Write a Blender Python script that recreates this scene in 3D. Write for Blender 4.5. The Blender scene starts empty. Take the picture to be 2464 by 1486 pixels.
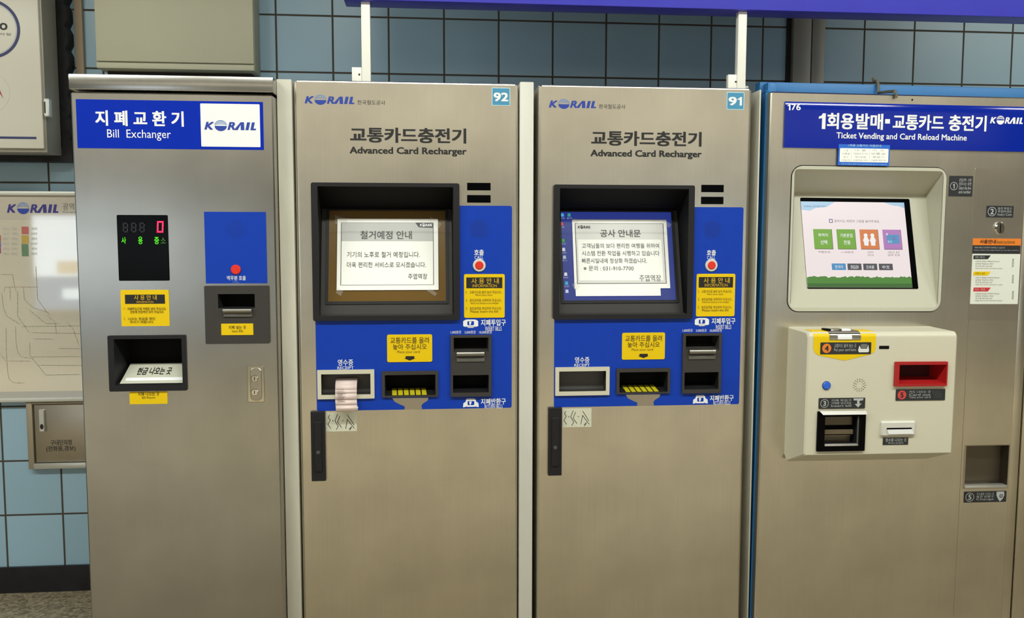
import bpy, bmesh, math, random
from mathutils import Matrix, Vector
random.seed(7)
S = bpy.context.scene
COL = S.collection

# ------------------------------------------------------------------ camera
IW, IH, FPX = 2464, 1486, 2115.0
YAW, PITCH, ROLL = 0.0956, 0.0836, -0.00139
f0 = Vector((math.sin(YAW)*math.cos(PITCH), math.cos(YAW)*math.cos(PITCH), -math.sin(PITCH)))
r0 = Vector((math.cos(YAW), -math.sin(YAW), 0))
d0 = f0.cross(r0)
CR = r0*math.cos(ROLL) + d0*math.sin(ROLL)
CD = d0*math.cos(ROLL) - r0*math.sin(ROLL)
YC = -2.65          # the row of machine fronts is the plane y = 0, the tiled wall y = YW
YW = 0.75
def ray(px, py):
    return CR*(px-IW/2) + CD*(py-IH/2) + f0*FPX
_w = ray(100, 1421)
HC = -_w.z/_w.y*(YW-YC)
CAM = Vector((0, YC, HC))
cd = bpy.data.cameras.new('camera'); cam = bpy.data.objects.new('camera', cd); COL.objects.link(cam)
cd.sensor_width = 36.0; cd.lens = FPX/IW*36.0; cd.clip_start = 0.05
cam.matrix_world = Matrix(((CR.x, -CD.x, -f0.x, 0), (CR.y, -CD.y, -f0.y, YC), (CR.z, -CD.z, -f0.z, HC), (0, 0, 0, 1)))
S.camera = cam
# ------------------------------------------------------------------ world, lamps, exposure
w = bpy.data.worlds.new('world'); S.world = w; w.use_nodes = True
w.node_tree.nodes['Background'].inputs[0].default_value = (0.8, 0.85, 0.95, 1)
w.node_tree.nodes['Background'].inputs[1].default_value = 0.05
S.view_settings.view_transform = 'Standard'; S.view_settings.look = 'None'
S.view_settings.gamma = 1.0; S.view_settings.use_curve_mapping = False
S.view_settings.exposure = 0.0
CEIL = 2.85
def lamp(x, y, sx, sy, power, col=(0.97, 1.0, 0.925), spread=180):
    l = bpy.data.lights.new('tube_lamp', 'AREA'); l.shape = 'RECTANGLE'; l.size = sx; l.size_y = sy
    l.energy = power; l.color = col; l.spread = math.radians(spread)
    o = bpy.data.objects.new('tube_lamp', l); o.location = (x, y, CEIL-0.075); COL.objects.link(o)
LAMPS = [(-3.6, -1.45), (-1.8, -1.45), (0.0, -1.45), (1.8, -1.45), (3.6, -1.45), (-4.5, -4.4), (-1.5, -4.4), (1.5, -4.4), (4.5, -4.4)]
for lx, ly in LAMPS:
    lamp(lx, ly, 1.2, 0.16, 36 if ly > -3 else 75, spread=180 if ly > -3 else 110)

# ------------------------------------------------------------------ materials
MATS = {}
def mat(name, rgb, rough=0.5, metal=0.0, emit=0.0, coat=0.0, noise=None, bump=0.0, spec=0.5, ecol=None):
    if name in MATS: return MATS[name]
    m = bpy.data.materials.new(name); m.use_nodes = True
    nt = m.node_tree; b = nt.nodes['Principled BSDF']
    c = tuple((v/12.92 if v <= 0.04045 else ((v+0.055)/1.055)**2.4) for v in (k/255 for k in rgb)) + (1,)
    b.inputs['Base Color'].default_value = c
    b.inputs['Roughness'].default_value = rough; b.inputs['Metallic'].default_value = metal
    b.inputs['Specular IOR Level'].default_value = spec
    if coat: b.inputs['Coat Weight'].default_value = coat; b.inputs['Coat Roughness'].default_value = 0.04; b.inputs['Coat IOR'].default_value = 2.3
    if emit:
        b.inputs['Emission Color'].default_value = c; b.inputs['Emission Strength'].default_value = emit
    if noise:     # (scale xyz, amount) subtle mottling of colour and roughness
        sc, amt = noise
        tc = nt.nodes.new('ShaderNodeTexCoord'); mp = nt.nodes.new('ShaderNodeMapping'); mp.inputs['Scale'].default_value = sc
        nz = nt.nodes.new('ShaderNodeTexNoise'); nz.inputs['Scale'].default_value = 1.0; nz.inputs['Detail'].default_value = 4
        nt.links.new(tc.outputs['Object'], mp.inputs['Vector']); nt.links.new(mp.outputs[0], nz.inputs['Vector'])
        rp = nt.nodes.new('ShaderNodeMapRange'); rp.inputs['From Min'].default_value = 0.3; rp.inputs['From Max'].default_value = 0.7
        rp.inputs['To Min'].default_value = 1-amt; rp.inputs['To Max'].default_value = 1+amt
        nt.links.new(nz.outputs['Fac'], rp.inputs['Value'])
        mx = nt.nodes.new('ShaderNodeMix'); mx.data_type = 'RGBA'; mx.blend_type = 'MULTIPLY'; mx.inputs[0].default_value = 1
        mx.inputs[6].default_value = c; nt.links.new(rp.outputs[0], mx.inputs[7]); nt.links.new(mx.outputs[2], b.inputs['Base Color'])
        ml = nt.nodes.new('ShaderNodeMath'); ml.operation = 'MULTIPLY'; ml.inputs[1].default_value = rough
        nt.links.new(rp.outputs[0], ml.inputs[0]); nt.links.new(ml.outputs[0], b.inputs['Roughness'])
        if bump:
            bp = nt.nodes.new('ShaderNodeBump'); bp.inputs['Strength'].default_value = bump; bp.inputs['Distance'].default_value = 0.002
            nt.links.new(nz.outputs['Fac'], bp.inputs['Height']); nt.links.new(bp.outputs[0], b.inputs['Normal'])
    MATS[name] = m
    return m
def steel(name, rgb, rough):
    """brushed stainless steel: fine upright grain plus a broad uneven polish"""
    m = mat(name, rgb, rough, 1.0, noise=((260, 260, 3.0), 0.02))
    nt = m.node_tree; b = nt.nodes['Principled BSDF']
    tc = nt.nodes.new('ShaderNodeTexCoord'); nz = nt.nodes.new('ShaderNodeTexNoise'); nz.inputs['Scale'].default_value = 5.0; nz.inputs['Detail'].default_value = 3
    nt.links.new(tc.outputs['Object'], nz.inputs['Vector'])
    rp = nt.nodes.new('ShaderNodeMapRange'); rp.inputs['From Min'].default_value = 0.3; rp.inputs['From Max'].default_value = 0.7
    rp.inputs['To Min'].default_value = 0.90; rp.inputs['To Max'].default_value = 1.06
    nt.links.new(nz.outputs['Fac'], rp.inputs['Value'])
    src = b.inputs['Base Color'].links[0].from_socket
    mx = nt.nodes.new('ShaderNodeMix'); mx.data_type = 'RGBA'; mx.blend_type = 'MULTIPLY'; mx.inputs[0].default_value = 1
    nt.links.new(src, mx.inputs[6]); nt.links.new(rp.outputs[0], mx.inputs[7]); nt.links.new(mx.outputs[2], b.inputs['Base Color'])
    b.inputs['Anisotropic'].default_value = 0.55
    tg = nt.nodes.new('ShaderNodeTangent'); tg.direction_type = 'RADIAL'; tg.axis = 'Y'
    return m
STEEL = steel('brushed_steel', (216, 210, 196), 0.30)
STEELX = steel('brushed_steel_exchanger', (178, 176, 170), 0.26)
STEELD = steel('brushed_steel_dull', (190, 182, 168), 0.38)
ROLL = mat('roller_steel', (150, 148, 142), 0.38, 1.0)
CHROME = mat('chrome', (225, 224, 220), 0.12, 1.0)
ALU = mat('aluminium', (205, 205, 200), 0.35, 0.7)
BLUE = mat('blue_panel', (8, 58, 172), 0.42, spec=0.25, noise=((40, 40, 40), 0.03))
SIGNB = mat('blue_sign', (2, 42, 172), 0.35, spec=0.12)
SIGNN = mat('navy_blue_sign', (6, 36, 152), 0.12, spec=0.22)
WHITE = mat('white_print', (236, 238, 240), 0.4)
PAPER = mat('paper', (244, 244, 240), 0.6)
INK = mat('black_ink', (22, 22, 22), 0.5)
INKG = mat('grey_ink', (110, 110, 108), 0.6)
GREYP = mat('grey_print', (190, 192, 190), 0.6)
LOGOB = mat('logo_blue', (32, 62, 160), 0.4)
LOGOL = mat('logo_light_blue', (110, 140, 190), 0.4)
LOGOV = mat('logo_violet', (52, 48, 130), 0.4)
BLACKP = mat('charcoal_plastic', (58, 56, 54), 0.5, spec=0.3, noise=((300, 300, 300), 0.06))
BLACKD = mat('black_plastic', (28, 28, 31), 0.5, spec=0.3)
HOLE = mat('dark_interior', (9, 9, 9), 0.7, spec=0.15)
GLOSSK = mat('black_glass', (7, 7, 9), 0.12, spec=0.04)
YEL = mat('yellow_label', (230, 194, 2), 0.45, spec=0.3)
YELD = mat('yellow_print', (205, 165, 20), 0.5)
YINK = mat('brown_ink', (96, 78, 14), 0.5)
RED = mat('red_button', (222, 44, 28), 0.35)
REDB = mat('red_tray', (168, 26, 28), 0.4)
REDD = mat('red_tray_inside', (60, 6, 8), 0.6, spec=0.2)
CREAM = mat('cream_plastic', (206, 202, 182), 0.4, noise=((3, 3, 3), 0.02))
CREAM2 = mat('cream_bezel', (190, 189, 172), 0.42)
PWHITE = mat('white_paint', (208, 207, 198), 0.45, noise=((9, 9, 2.2), 0.06))
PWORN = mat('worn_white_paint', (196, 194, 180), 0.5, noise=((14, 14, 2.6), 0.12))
POSTW = mat('post_white', (240, 240, 232), 0.4)
CABW = mat('cabinet_cream', (186, 184, 160), 0.5, noise=((4, 4, 4), 0.02))
BFRAME = mat('blue_frame', (34, 112, 176), 0.45, noise=((30, 30, 30), 0.04))
GAP = mat('gap_dark', (38, 34, 30), 0.8)
TEAL = mat('teal_plate', (66, 142, 182), 0.4)
TEALB = mat('pale_teal_border', (190, 222, 230), 0.4)
LABK = mat('black_label', (40, 42, 46), 0.4)
LABW = mat('pale_print', (176, 180, 180), 0.5)
ORANGE = mat('orange_print', (226, 124, 36), 0.5)
TAN = mat('tan_trunking', (158, 140, 116), 0.55)
BOARD = mat('violet_blue_board', (62, 62, 196), 0.4, noise=((6, 6, 6), 0.03))
BUTB = mat('blue_button', (44, 98, 214), 0.35)
TAPE = mat('clear_tape', (225, 220, 205), 0.2)
BROWN = mat('off_screen', (104, 78, 30), 0.22)
LEDR = mat('led_red', (255, 30, 70), 0.5, emit=2.4)
LEDG = mat('led_green', (70, 200, 20), 0.5, emit=0.7)
LEDOFF = mat('led_unlit', (34, 36, 44), 0.4)
def scr(name, rgb, e=0.85):
    m = mat('screen_'+name, rgb, 0.3, emit=e*0.95)
    m.node_tree.nodes['Principled BSDF'].inputs['Base Color'].default_value = (0.02, 0.02, 0.02, 1)
    return m

# ------------------------------------------------------------------ mesh builder
class Fr:
    """a frame of reference: x right, y into the wall, z up"""
    def __init__(s, M, root=None): s.M = M; s.I = M.inverted(); s.root = root or s
    def at(s, px, py, y=0.0):
        o = s.I @ CAM; d = (s.I.to_3x3() @ ray(px, py)); t = (y-o.y)/d.y
        p = o + d*t
        return p.x, p.z
    def rect(s, x0, y0, x1, y1, y=0.0):
        a = s.at(x0, y0, y); b = s.at(x1, y1, y)
        return a[0], b[0], b[1], a[1]            # x0,x1,z0,z1
    def quad(s, tl, tr, br, bl, y=0.0):
        A, B, C_, D = (s.at(*p, y) for p in (tl, tr, br, bl))
        return (A[0]+D[0])/2, (B[0]+C_[0])/2, (C_[1]+D[1])/2, (A[1]+B[1])/2
    def tilt(s, x, y, z, ang):                    # plane whose upper part leans back into the wall
        return Fr(s.M @ Matrix.Translation((x, y, z)) @ Matrix.Rotation(-ang, 4, 'X'), s.root)
WORLD = Fr(Matrix.Identity(4))
def rr(x0, x1, z0, z1, r, n=5):
    r = min(r, (x1-x0)/2.001, (z1-z0)/2.001)
    if r <= 0: return [(x0, z0), (x1, z0), (x1, z1), (x0, z1)]
    P = []
    for cx, cz, a in ((x1-r, z0+r, -90), (x1-r, z1-r, 0), (x0+r, z1-r, 90), (x0+r, z0+r, 180)):
        for k in range(n+1):
            t = math.radians(a+90*k/n); P.append((cx+r*math.cos(t), cz+r*math.sin(t)))
    return P
def circ(cx, cz, r, n=24, rz=None):
    rz = rz or r
    return [(cx+r*math.cos(2*math.pi*k/n), cz+rz*math.sin(2*math.pi*k/n)) for k in range(n)]
GLY = {}
class MB:
    def __init__(s, F): s.F = F; s.warp = None; s.T = F.root.I @ F.M; s.v = []; s.f = []; s.m = []; s.mats = []
    def mi(s, m):
        if m not in s.mats: s.mats.append(m)
        return s.mats.index(m)
    def add(s, vs, fs, m):
        o = len(s.v); k = s.mi(m)
        s.v += [s.T @ (s.warp(Vector(p)) if s.warp else Vector(p)) for p in vs]
        for f in fs: s.f.append([i+o for i in f]); s.m.append(k)
    def face(s, pts, m): s.add(pts, [list(range(len(pts)))], m)
    def box(s, x0, x1, y0, y1, z0, z1, m, bev=0.0, seg=2):
        b = bmesh.new(); bmesh.ops.create_cube(b, size=1.0)
        for v in b.verts: v.co = ((x0+x1)/2+v.co.x*(x1-x0), (y0+y1)/2+v.co.y*(y1-y0), (z0+z1)/2+v.co.z*(z1-z0))
        if bev: bmesh.ops.bevel(b, geom=list(b.edges), offset=bev, segments=seg, affect='EDGES', profile=0.5)
        s.take(b, m)
    def take(s, b, m):
        b.verts.index_update(); s.add([v.co.copy() for v in b.verts], [[v.index for v in f.verts] for f in b.faces], m); b.free()
    def prism(s, P, y0, y1, m, mside=None, cham=0.0):
        """plate with outline P (x,z), front at y0, back at y1; cham rounds the front edge"""
        n = len(P); mside = mside or m
        if cham:
            cx = sum(p[0] for p in P)/n; cz = sum(p[1] for p in P)/n
            w = max(p[0] for p in P)-min(p[0] for p in P); h = max(p[1] for p in P)-min(p[1] for p in P)
            Q = [(cx+(p[0]-cx)*(1-2*cham/w), cz+(p[1]-cz)*(1-2*cham/h)) for p in P]
            s.add([(x, y0, z) for x, z in Q], [list(range(n))], m)
            s.add([(x, y0, z) for x, z in Q]+[(x, y0+cham, z) for x, z in P], [[i, i+n, (i+1) % n+n, (i+1) % n] for i in range(n)], mside)
            y0 = y0+cham
        else:
            s.add([(x, y0, z) for x, z in P], [list(range(n))], m)
        s.add([(x, y0, z) for x, z in P]+[(x, y1, z) for x, z in P], [[i, i+n, (i+1) % n+n, (i+1) % n] for i in range(n)], mside)
        s.add([(x, y1, z) for x, z in P], [list(range(n))[::-1]], mside)
    def plate(s, R, y0, y1, m, r=0.0, cham=0.0): s.prism(rr(*R, r), y0, y1, m, cham=cham)
    def cyl(s, cx, cz, r, y0, y1, m, n=24, cham=0.0, rz=None): s.prism(circ(cx, cz, r, n, rz), y0, y1, m, cham=cham)
    def ring(s, P, Q, y0, y1, m, y2=None):
        """frame between outline P and inner outline Q (same count); inner walls go back to y2"""
        n = len(P); y2 = y1 if y2 is None else y2
        s.add([(x, y0, z) for x, z in P]+[(x, y0, z) for x, z in Q], [[i, (i+1) % n, (i+1) % n+n, i+n] for i in range(n)], m)
        s.add([(x, y0, z) for x, z in P]+[(x, y1, z) for x, z in P], [[i, i+n, (i+1) % n+n, (i+1) % n] for i in range(n)], m)
        s.add([(x, y0, z) for x, z in Q]+[(x, y2, z) for x, z in Q], [[i, (i+1) % n, (i+1) % n+n, i+n] for i in range(n)], m)
    def recess(s, R, y0, y1, m, mback=None, R2=None):
        """pocket from opening R at y0 to back R2 at y1"""
        x0, x1, z0, z1 = R; a0, a1, b0, b1 = R2 or R
        o = [(x0, y0, z0), (x1, y0, z0), (x1, y0, z1), (x0, y0, z1)]; b = [(a0, y1, b0), (a1, y1, b0), (a1, y1, b1), (a0, y1, b1)]
        for i in range(4): j = (i+1) % 4; s.face([o[i], o[j], b[j], b[i]], m)
        s.face(b, mback or m)
    def holed(s, R, holes, y, m, back=None):
        """flat sheet facing the viewer with rectangular openings"""
        x0, x1, z0, z1 = R
        xs = sorted({x0, x1} | {min(max(v, x0), x1) for h in holes for v in h[:2]}); zs = sorted({z0, z1} | {min(max(v, z0), z1) for h in holes for v in h[2:]})
        for i in range(len(xs)-1):
            for j in range(len(zs)-1):
                cx, cz = (xs[i]+xs[i+1])/2, (zs[j]+zs[j+1])/2
                if any(h[0] < cx < h[1] and h[2] < cz < h[3] for h in holes): continue
                s.face([(xs[i], y, zs[j]), (xs[i+1], y, zs[j]), (xs[i+1], y, zs[j+1]), (xs[i], y, zs[j+1])], m)
        if back is not None:
            P = rr(*R, 0); s.add([(x, y, z) for x, z in P]+[(x, back, z) for x, z in P], [[i, i+4, (i+1) % 4+4, (i+1) % 4] for i in range(4)], m)
    def tube(s, pts, r, m, n=10):
        pts = [Vector(p) for p in pts]; vs = []; fs = []
        for i, p in enumerate(pts):
            t = (pts[min(i+1, len(pts)-1)]-pts[max(i-1, 0)]).normalized()
            a = t.cross(Vector((0.3, 1, 0.2))).normalized(); b = t.cross(a)
            vs += [p+a*r*math.cos(2*math.pi*k/n)+b*r*math.sin(2*math.pi*k/n) for k in range(n)]
        for i in range(len(pts)-1):
            for k in range(n): fs.append([i*n+k, i*n+(k+1) % n, (i+1)*n+(k+1) % n, (i+1)*n+k])
        fs += [list(range(n)), [(len(pts)-1)*n+k for k in range(n)]]
        s.add(vs, fs, m)
    def strip(s, pts, wd, y, m):
        """a drawn line of width wd through the (x,z) points"""
        for (xa, za), (xb, zb) in zip(pts, pts[1:]):
            d = Vector((xb-xa, zb-za)); L = d.length
            if L < 1e-9: continue
            n = Vector((-d.y, d.x))/L*wd/2; e = d/L*wd*0.3
            s.face([(xa-e.x-n.x, y, za-e.y-n.y), (xb+e.x-n.x, y, zb+e.y-n.y), (xb+e.x+n.x, y, zb+e.y+n.y), (xa-e.x+n.x, y, za-e.y+n.y)], m)
    def text(s, t, R, y, m, bold=0.0, shear=0.0, keep=False, res=0, rot=False):
        """lettering stretched to fill R = x0,x1,z0,z1 (keep: own proportions, centred)"""
        res = res or (6 if len(t) <= 13 else 2)
        key = (t, shear, res)
        if key not in GLY:
            cu = bpy.data.curves.new('t', 'FONT'); cu.body = t; cu.size = 1; cu.shear = shear; cu.resolution_u = res; cu.fill_mode = 'FRONT'
            cu.align_x = 'CENTER' if '\n' in t else 'LEFT'
            o = bpy.data.objects.new('t', cu); COL.objects.link(o)
            dg = bpy.context.evaluated_depsgraph_get(); me = o.evaluated_get(dg).to_mesh()
            GLY[key] = ([(v.co.x, v.co.y) for v in me.vertices], [list(p.vertices) for p in me.polygons])
            o.evaluated_get(dg).to_mesh_clear(); bpy.data.objects.remove(o); bpy.data.curves.remove(cu)
        V, Fc = GLY[key]
        if not V: return
        n_copy = len(V)
        if bold:
            n0 = len(V); base, bf = V, Fc; V = []; Fc = []; n_copy = n0
            for i, (ox, oz) in enumerate(((-1, -.7), (1, -.7), (1, .7), (-1, .7), (0, 0))):
                V = V+[(p[0]+ox*bold, p[1]+oz*bold) for p in base]; Fc = Fc+[[k+i*n0 for k in f] for f in bf]
        ax = min(p[0] for p in V); bx = max(p[0] for p in V); az = min(p[1] for p in V); bz = max(p[1] for p in V)
        x0, x1, z0, z1 = R; kx = (x1-x0)/max(bx-ax, 1e-6); kz = (z1-z0)/max(bz-az, 1e-6)
        if keep: kx = kz = min(kx, kz)
        mx, mz = (x0+x1)/2, (z0+z1)/2
        s.add([(mx+(p[0]-(ax+bx)/2)*kx, y-(i//n_copy)*4e-5, mz+(p[1]-(az+bz)/2)*kz) for i, p in enumerate(V)], Fc, m)
    def one(s, R, y, m):
        """a figure 1 with its flag"""
        x0, x1, z0, z1 = R; w = x1-x0; h = z1-z0
        s.face([(x0+.48*w, y, z0), (x1, y, z0), (x1, y, z1), (x0+.56*w, y, z1), (x0+.40*w, y, z0+.86*h), (x0, y, z0+.78*h), (x0, y, z0+.64*h), (x0+.48*w, y, z0+.70*h)], m)
    def logo(s, R, y, m, ml=None, msph=None):
        """the railway wordmark: slanted letters with a striped globe for the O"""
        x0, x1, z0, z1 = R; w = x1-x0; h = z1-z0; msph = msph or m
        X = lambda a: x0+a*w
        s.text('K', (X(0), X(.185), z0, z1), y, m, 0.035, 0.25)
        s.text('R', (X(.445), X(.59), z0, z1), y, m, 0.035, 0.25)
        for q in ([(.565, 0), (.70, 1), (.765, 1), (.77, 0), (.70, 0), (.70, .70), (.64, 0)], [(.79, 0), (.825, 1), (.885, 1), (.85, 0)],
                  [(.885, 0), (.92, 1), (.975, 1), (.948, .2), (1.0, .2), (.99, 0)]):
            s.face([(X(a), y, z0+b*h) for a, b in q], m)
        cx, cz, rx, rz = X(.315), z0+.52*h, .118*w, .66*h
        k = 14; low = [(cx+rx*math.cos(math.pi+math.pi*i/k*1.0), y, cz-.02*h+rz*math.sin(math.pi+math.pi*i/k)) for i in range(k+1)]
        s.face(low, msph)
        for a, b in ((.98, .74), (.58, .42), (.28, .18)):      # stripes of the upper half
            P = [(cx+rx*math.cos(math.pi*i/k), cz+.06*h+rz*a*math.sin(math.pi*i/k)) for i in range(k+1)]
            Q = [(cx+rx*.97*math.cos(math.pi*i/k), cz+.06*h+rz*b*math.sin(math.pi*i/k)) for i in range(k+1)]
            for i in range(k): s.face([(P[i+1][0], y, P[i+1][1]), (P[i][0], y, P[i][1]), (Q[i][0], y, Q[i][1]), (Q[i+1][0], y, Q[i+1][1])], ml or m)
    def build(s, name, parent=None, label=None):
        me = bpy.data.meshes.new(name); me.from_pydata([tuple(p) for p in s.v], [], s.f)
        for m in s.mats: me.materials.append(m)
        for p, k in zip(me.polygons, s.m): p.material_index = k; p.use_smooth = True
        me.update(); me.set_sharp_from_angle(angle=math.radians(32))
        o = bpy.data.objects.new(name, me); COL.objects.link(o)
        if parent: o.parent = parent
        if label: o['label'] = label
        return o
def tag(o, label, cat, group=None, kind=None):
    o['label'] = label; o['category'] = cat
    if group: o['group'] = group
    if kind: o['kind'] = kind
    return o
def thing(name, label, cat, loc=(0, 0, 0), lean=0.0, group=None):
    o = bpy.data.objects.new(name, None); COL.objects.link(o); o.empty_display_size = 0.1
    o.location = loc; o.rotation_euler = (0, lean, 0)
    tag(o, label, cat, group)
    return o, Fr(Matrix.Translation(loc) @ Matrix.Rotation(lean, 4, 'Y'))
def struct(mb, name, label=None, cat=None):
    o = mb.build(name); o['kind'] = 'structure'
    o['label'] = label or name.replace('_', ' '); o['category'] = cat or name.split('_')[0]
    return o

# ------------------------------------------------------------------ setting
RX, RY = 8.0, -6.6
def tile_mat():
    m = bpy.data.materials.new('blue_wall_tiles'); m.use_nodes = True; nt = m.node_tree; b = nt.nodes['Principled BSDF']
    tc = nt.nodes.new('ShaderNodeTexCoord'); sp = nt.nodes.new('ShaderNodeSeparateXYZ'); nt.links.new(tc.outputs['Object'], sp.inputs[0])
    gx = WORLD.at(935, 42, YW)[0]; gz = WORLD.at(935, 42, YW)[1]; tw = TILE_W; th = TILE_H
    def M(op, a, bb):
        n = nt.nodes.new('ShaderNodeMath'); n.operation = op
        for i, v in enumerate((a, bb)):
            if v is None: continue
            if isinstance(v, (int, float)): n.inputs[i].default_value = v
            else: nt.links.new(v, n.inputs[i])
        return n.outputs[0]
    def axis(o, g, t):
        u = M('DIVIDE', M('SUBTRACT', o, g), t)
        fr_ = M('SUBTRACT', u, M('FLOOR', u, None)); d = M('MINIMUM', fr_, M('SUBTRACT', 1.0, fr_))
        return M('MULTIPLY', d, t), M('FLOOR', u, None)
    dx, ix = axis(sp.outputs['X'], gx, tw); dz, iz = axis(sp.outputs['Z'], gz, th)
    d = M('MINIMUM', dx, dz)
    rp = nt.nodes.new('ShaderNodeMapRange'); rp.inputs['From Min'].default_value = 0.0026; rp.inputs['From Max'].default_value = 0.0042
    nt.links.new(d, rp.inputs['Value'])
    cb = nt.nodes.new('ShaderNodeCombineXYZ'); nt.links.new(ix, cb.inputs[0]); nt.links.new(iz, cb.inputs[2])
    wn = nt.nodes.new('ShaderNodeTexWhiteNoise'); nt.links.new(cb.outputs[0], wn.inputs['Vector'])
    tr = nt.nodes.new('ShaderNodeMapRange'); tr.inputs['To Min'].default_value = 0.94; tr.inputs['To Max'].default_value = 1.05; nt.links.new(wn.outputs['Value'], tr.inputs['Value'])
    tcx = nt.nodes.new('ShaderNodeMix'); tcx.data_type = 'RGBA'; tcx.blend_type = 'MULTIPLY'; tcx.inputs[0].default_value = 1
    tcx.inputs[6].default_value = (0.315, 0.485, 0.61, 1); nt.links.new(tr.outputs[0], tcx.inputs[7])
    mx = nt.nodes.new('ShaderNodeMix'); mx.data_type = 'RGBA'; nt.links.new(rp.outputs[0], mx.inputs[0])
    mx.inputs[6].default_value = (0.062, 0.05, 0.038, 1); nt.links.new(tcx.outputs[2], mx.inputs[7]); nt.links.new(mx.outputs[2], b.inputs['Base Color'])
    rg = nt.nodes.new('ShaderNodeMapRange'); rg.inputs['To Min'].default_value = 0.8; rg.inputs['To Max'].default_value = 0.3; nt.links.new(rp.outputs[0], rg.inputs['Value']); nt.links.new(rg.outputs[0], b.inputs['Roughness'])
    bp = nt.nodes.new('ShaderNodeBump'); bp.inputs['Strength'].default_value = 0.5; bp.inputs['Distance'].default_value = 0.002; nt.links.new(rp.outputs[0], bp.inputs['Height']); nt.links.new(bp.outputs[0], b.inputs['Normal'])
    return m
TILE_W = (WORLD.at(2083, 67, YW)[0]-WORLD.at(666, 35, YW)[0])/11.0
TILE_H = (WORLD.at(935, 42, YW)[1]-WORLD.at(935, 177.6, YW)[1])
def floor_mat():
    m = bpy.data.materials.new('terrazzo'); m.use_nodes = True; nt = m.node_tree; b = nt.nodes['Principled BSDF']
    tc = nt.nodes.new('ShaderNodeTexCoord'); vo = nt.nodes.new('ShaderNodeTexVoronoi'); vo.inputs['Scale'].default_value = 90
    nt.links.new(tc.outputs['Object'], vo.inputs['Vector'])
    cr = nt.nodes.new('ShaderNodeValToRGB'); cr.color_ramp.elements[0].color = (0.145, 0.115, 0.072, 1); cr.color_ramp.elements[1].color = (0.36, 0.30, 0.20, 1)
    sp = nt.nodes.new('ShaderNodeSeparateColor'); nt.links.new(vo.outputs['Color'], sp.inputs[0]); nt.links.new(sp.outputs[0], cr.inputs[0])
    nt.links.new(cr.outputs[0], b.inputs['Base Color']); b.inputs['Roughness'].default_value = 0.45
    return m
def slab(name, R6, m, label, cat):
    b = MB(WORLD); b.box(*R6, m); return struct(b, name, label, cat)
slab('wall_back', (-RX, RX, YW, YW+0.1, 0, CEIL), tile_mat(), 'pale blue tiled wall with dark grout behind the machines', 'wall')
slab('floor', (-RX, RX, RY, YW, -0.1, 0), floor_mat(), 'brown speckled terrazzo floor', 'floor')
slab('ceiling', (-RX, RX, RY, YW, CEIL, CEIL+0.1), mat('ceiling_white', (190, 188, 180), 0.8), 'pale ceiling of the concourse', 'ceiling')
slab('wall_front', (-RX, RX, RY-0.1, RY, 0, CEIL), mat('far_wall', (176, 172, 162), 0.6), 'grey wall across the concourse', 'wall')
slab('wall_left', (-RX-0.1, -RX, RY, YW, 0, CEIL), MATS['far_wall'], 'grey wall at the left end of the concourse', 'wall')
slab('wall_right', (RX, RX+0.1, RY, YW, 0, CEIL), MATS['far_wall'], 'grey wall at the right end of the concourse', 'wall')
zb = WORLD.at(100, 1362.5, YW-0.012)[1]
slab('baseboard_back', (-RX, RX, YW-0.012, YW, 0, zb), mat('black_baseboard', (24, 24, 30), 0.35, noise=((12, 12, 12), 0.3)), 'black baseboard along the foot of the tiled wall', 'baseboard')
# grey metal pilaster between the tiles
t = MB(WORLD)
xa, xm, xb = WORLD.at(1909, 120, YW-0.03)[0], WORLD.at(1953, 120, YW-0.03)[0], WORLD.at(1985, 120, YW-0.03)[0]
PIL = mat('grey_metal_trim', (150, 150, 142), 0.45, 0.2)
t.box(xa, xm-0.002, YW-0.03, YW, 0, CEIL, PIL, 0.002); t.box(xm+0.002, xb, YW-0.03, YW, 0, CEIL, PIL, 0.002); t.box(xm-0.003, xm+0.003, YW-0.02, YW, 0, CEIL, GAP)
t.box(xa-0.018, xa-0.001, YW-0.006, YW, 0, CEIL, GAP)
struct(t, 'trim_1', 'grey metal trim strip with a dark seam running up the tiled wall', 'trim')

# lamps on the ceiling
for i, (lx, ly) in enumerate(LAMPS):
    o, F = thing('ceiling_light', 'fluorescent ceiling light of the '+('row over the machines' if ly > -3 else 'row across the concourse'), 'ceiling light', (lx, ly, CEIL), group='fluorescent lights '+('over the machines' if ly > -3 else 'across the concourse'))
    b = MB(F); b.box(-0.65, 0.65, -0.11, 0.11, -0.05, 0, PWHITE, 0.005); b.build('housing', o)
    b = MB(F); b.box(-0.6, 0.6, -0.08, 0.08, -0.07, -0.05, mat('diffuser', (240, 240, 235), 0.4, emit=1.0)); b.build('diffuser', o)
# lit advertising boxes across the concourse (they show as reflections)
LBM = mat('lightbox_face', (214, 228, 240), 0.3, emit=3.2); LBB = mat('lightbox_band', (120, 150, 190), 0.3, emit=1.6)
for x0, x1, lab in ((-4.5, -2.35, 'long lit advertising box on the opposite wall, left'), (2.1, 3.3, 'short lit advertising box on the opposite wall, right')):
    o, F = thing('advertising_lightbox', lab, 'light box', ((x0+x1)/2, RY, 0.45), group=None)
    h = (x1-x0)/2
    b = MB(F); b.box(-h-0.04, h+0.04, 0.001, 0.12, 0, 1.16, ALU, 0.005); b.build('housing', o)
    b = MB(F); b.box(-h, h, 0.12, 0.125, 0.42, 1.12, LBM); b.box(-h, h, 0.12, 0.125, 0.04, 0.42, LBB); b.box(-h+.25, h-.2, 0.125, 0.127, .45, .60, mat('lightbox_beige', (214, 196, 160), .3, emit=2.0)); b.box(-h+.5, h-.3, 0.125, 0.127, .74, .79, LBB); b.box(-h+.3, h-.6, 0.125, 0.127, .16, .28, LBM); b.build('lit_face', o)

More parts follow.
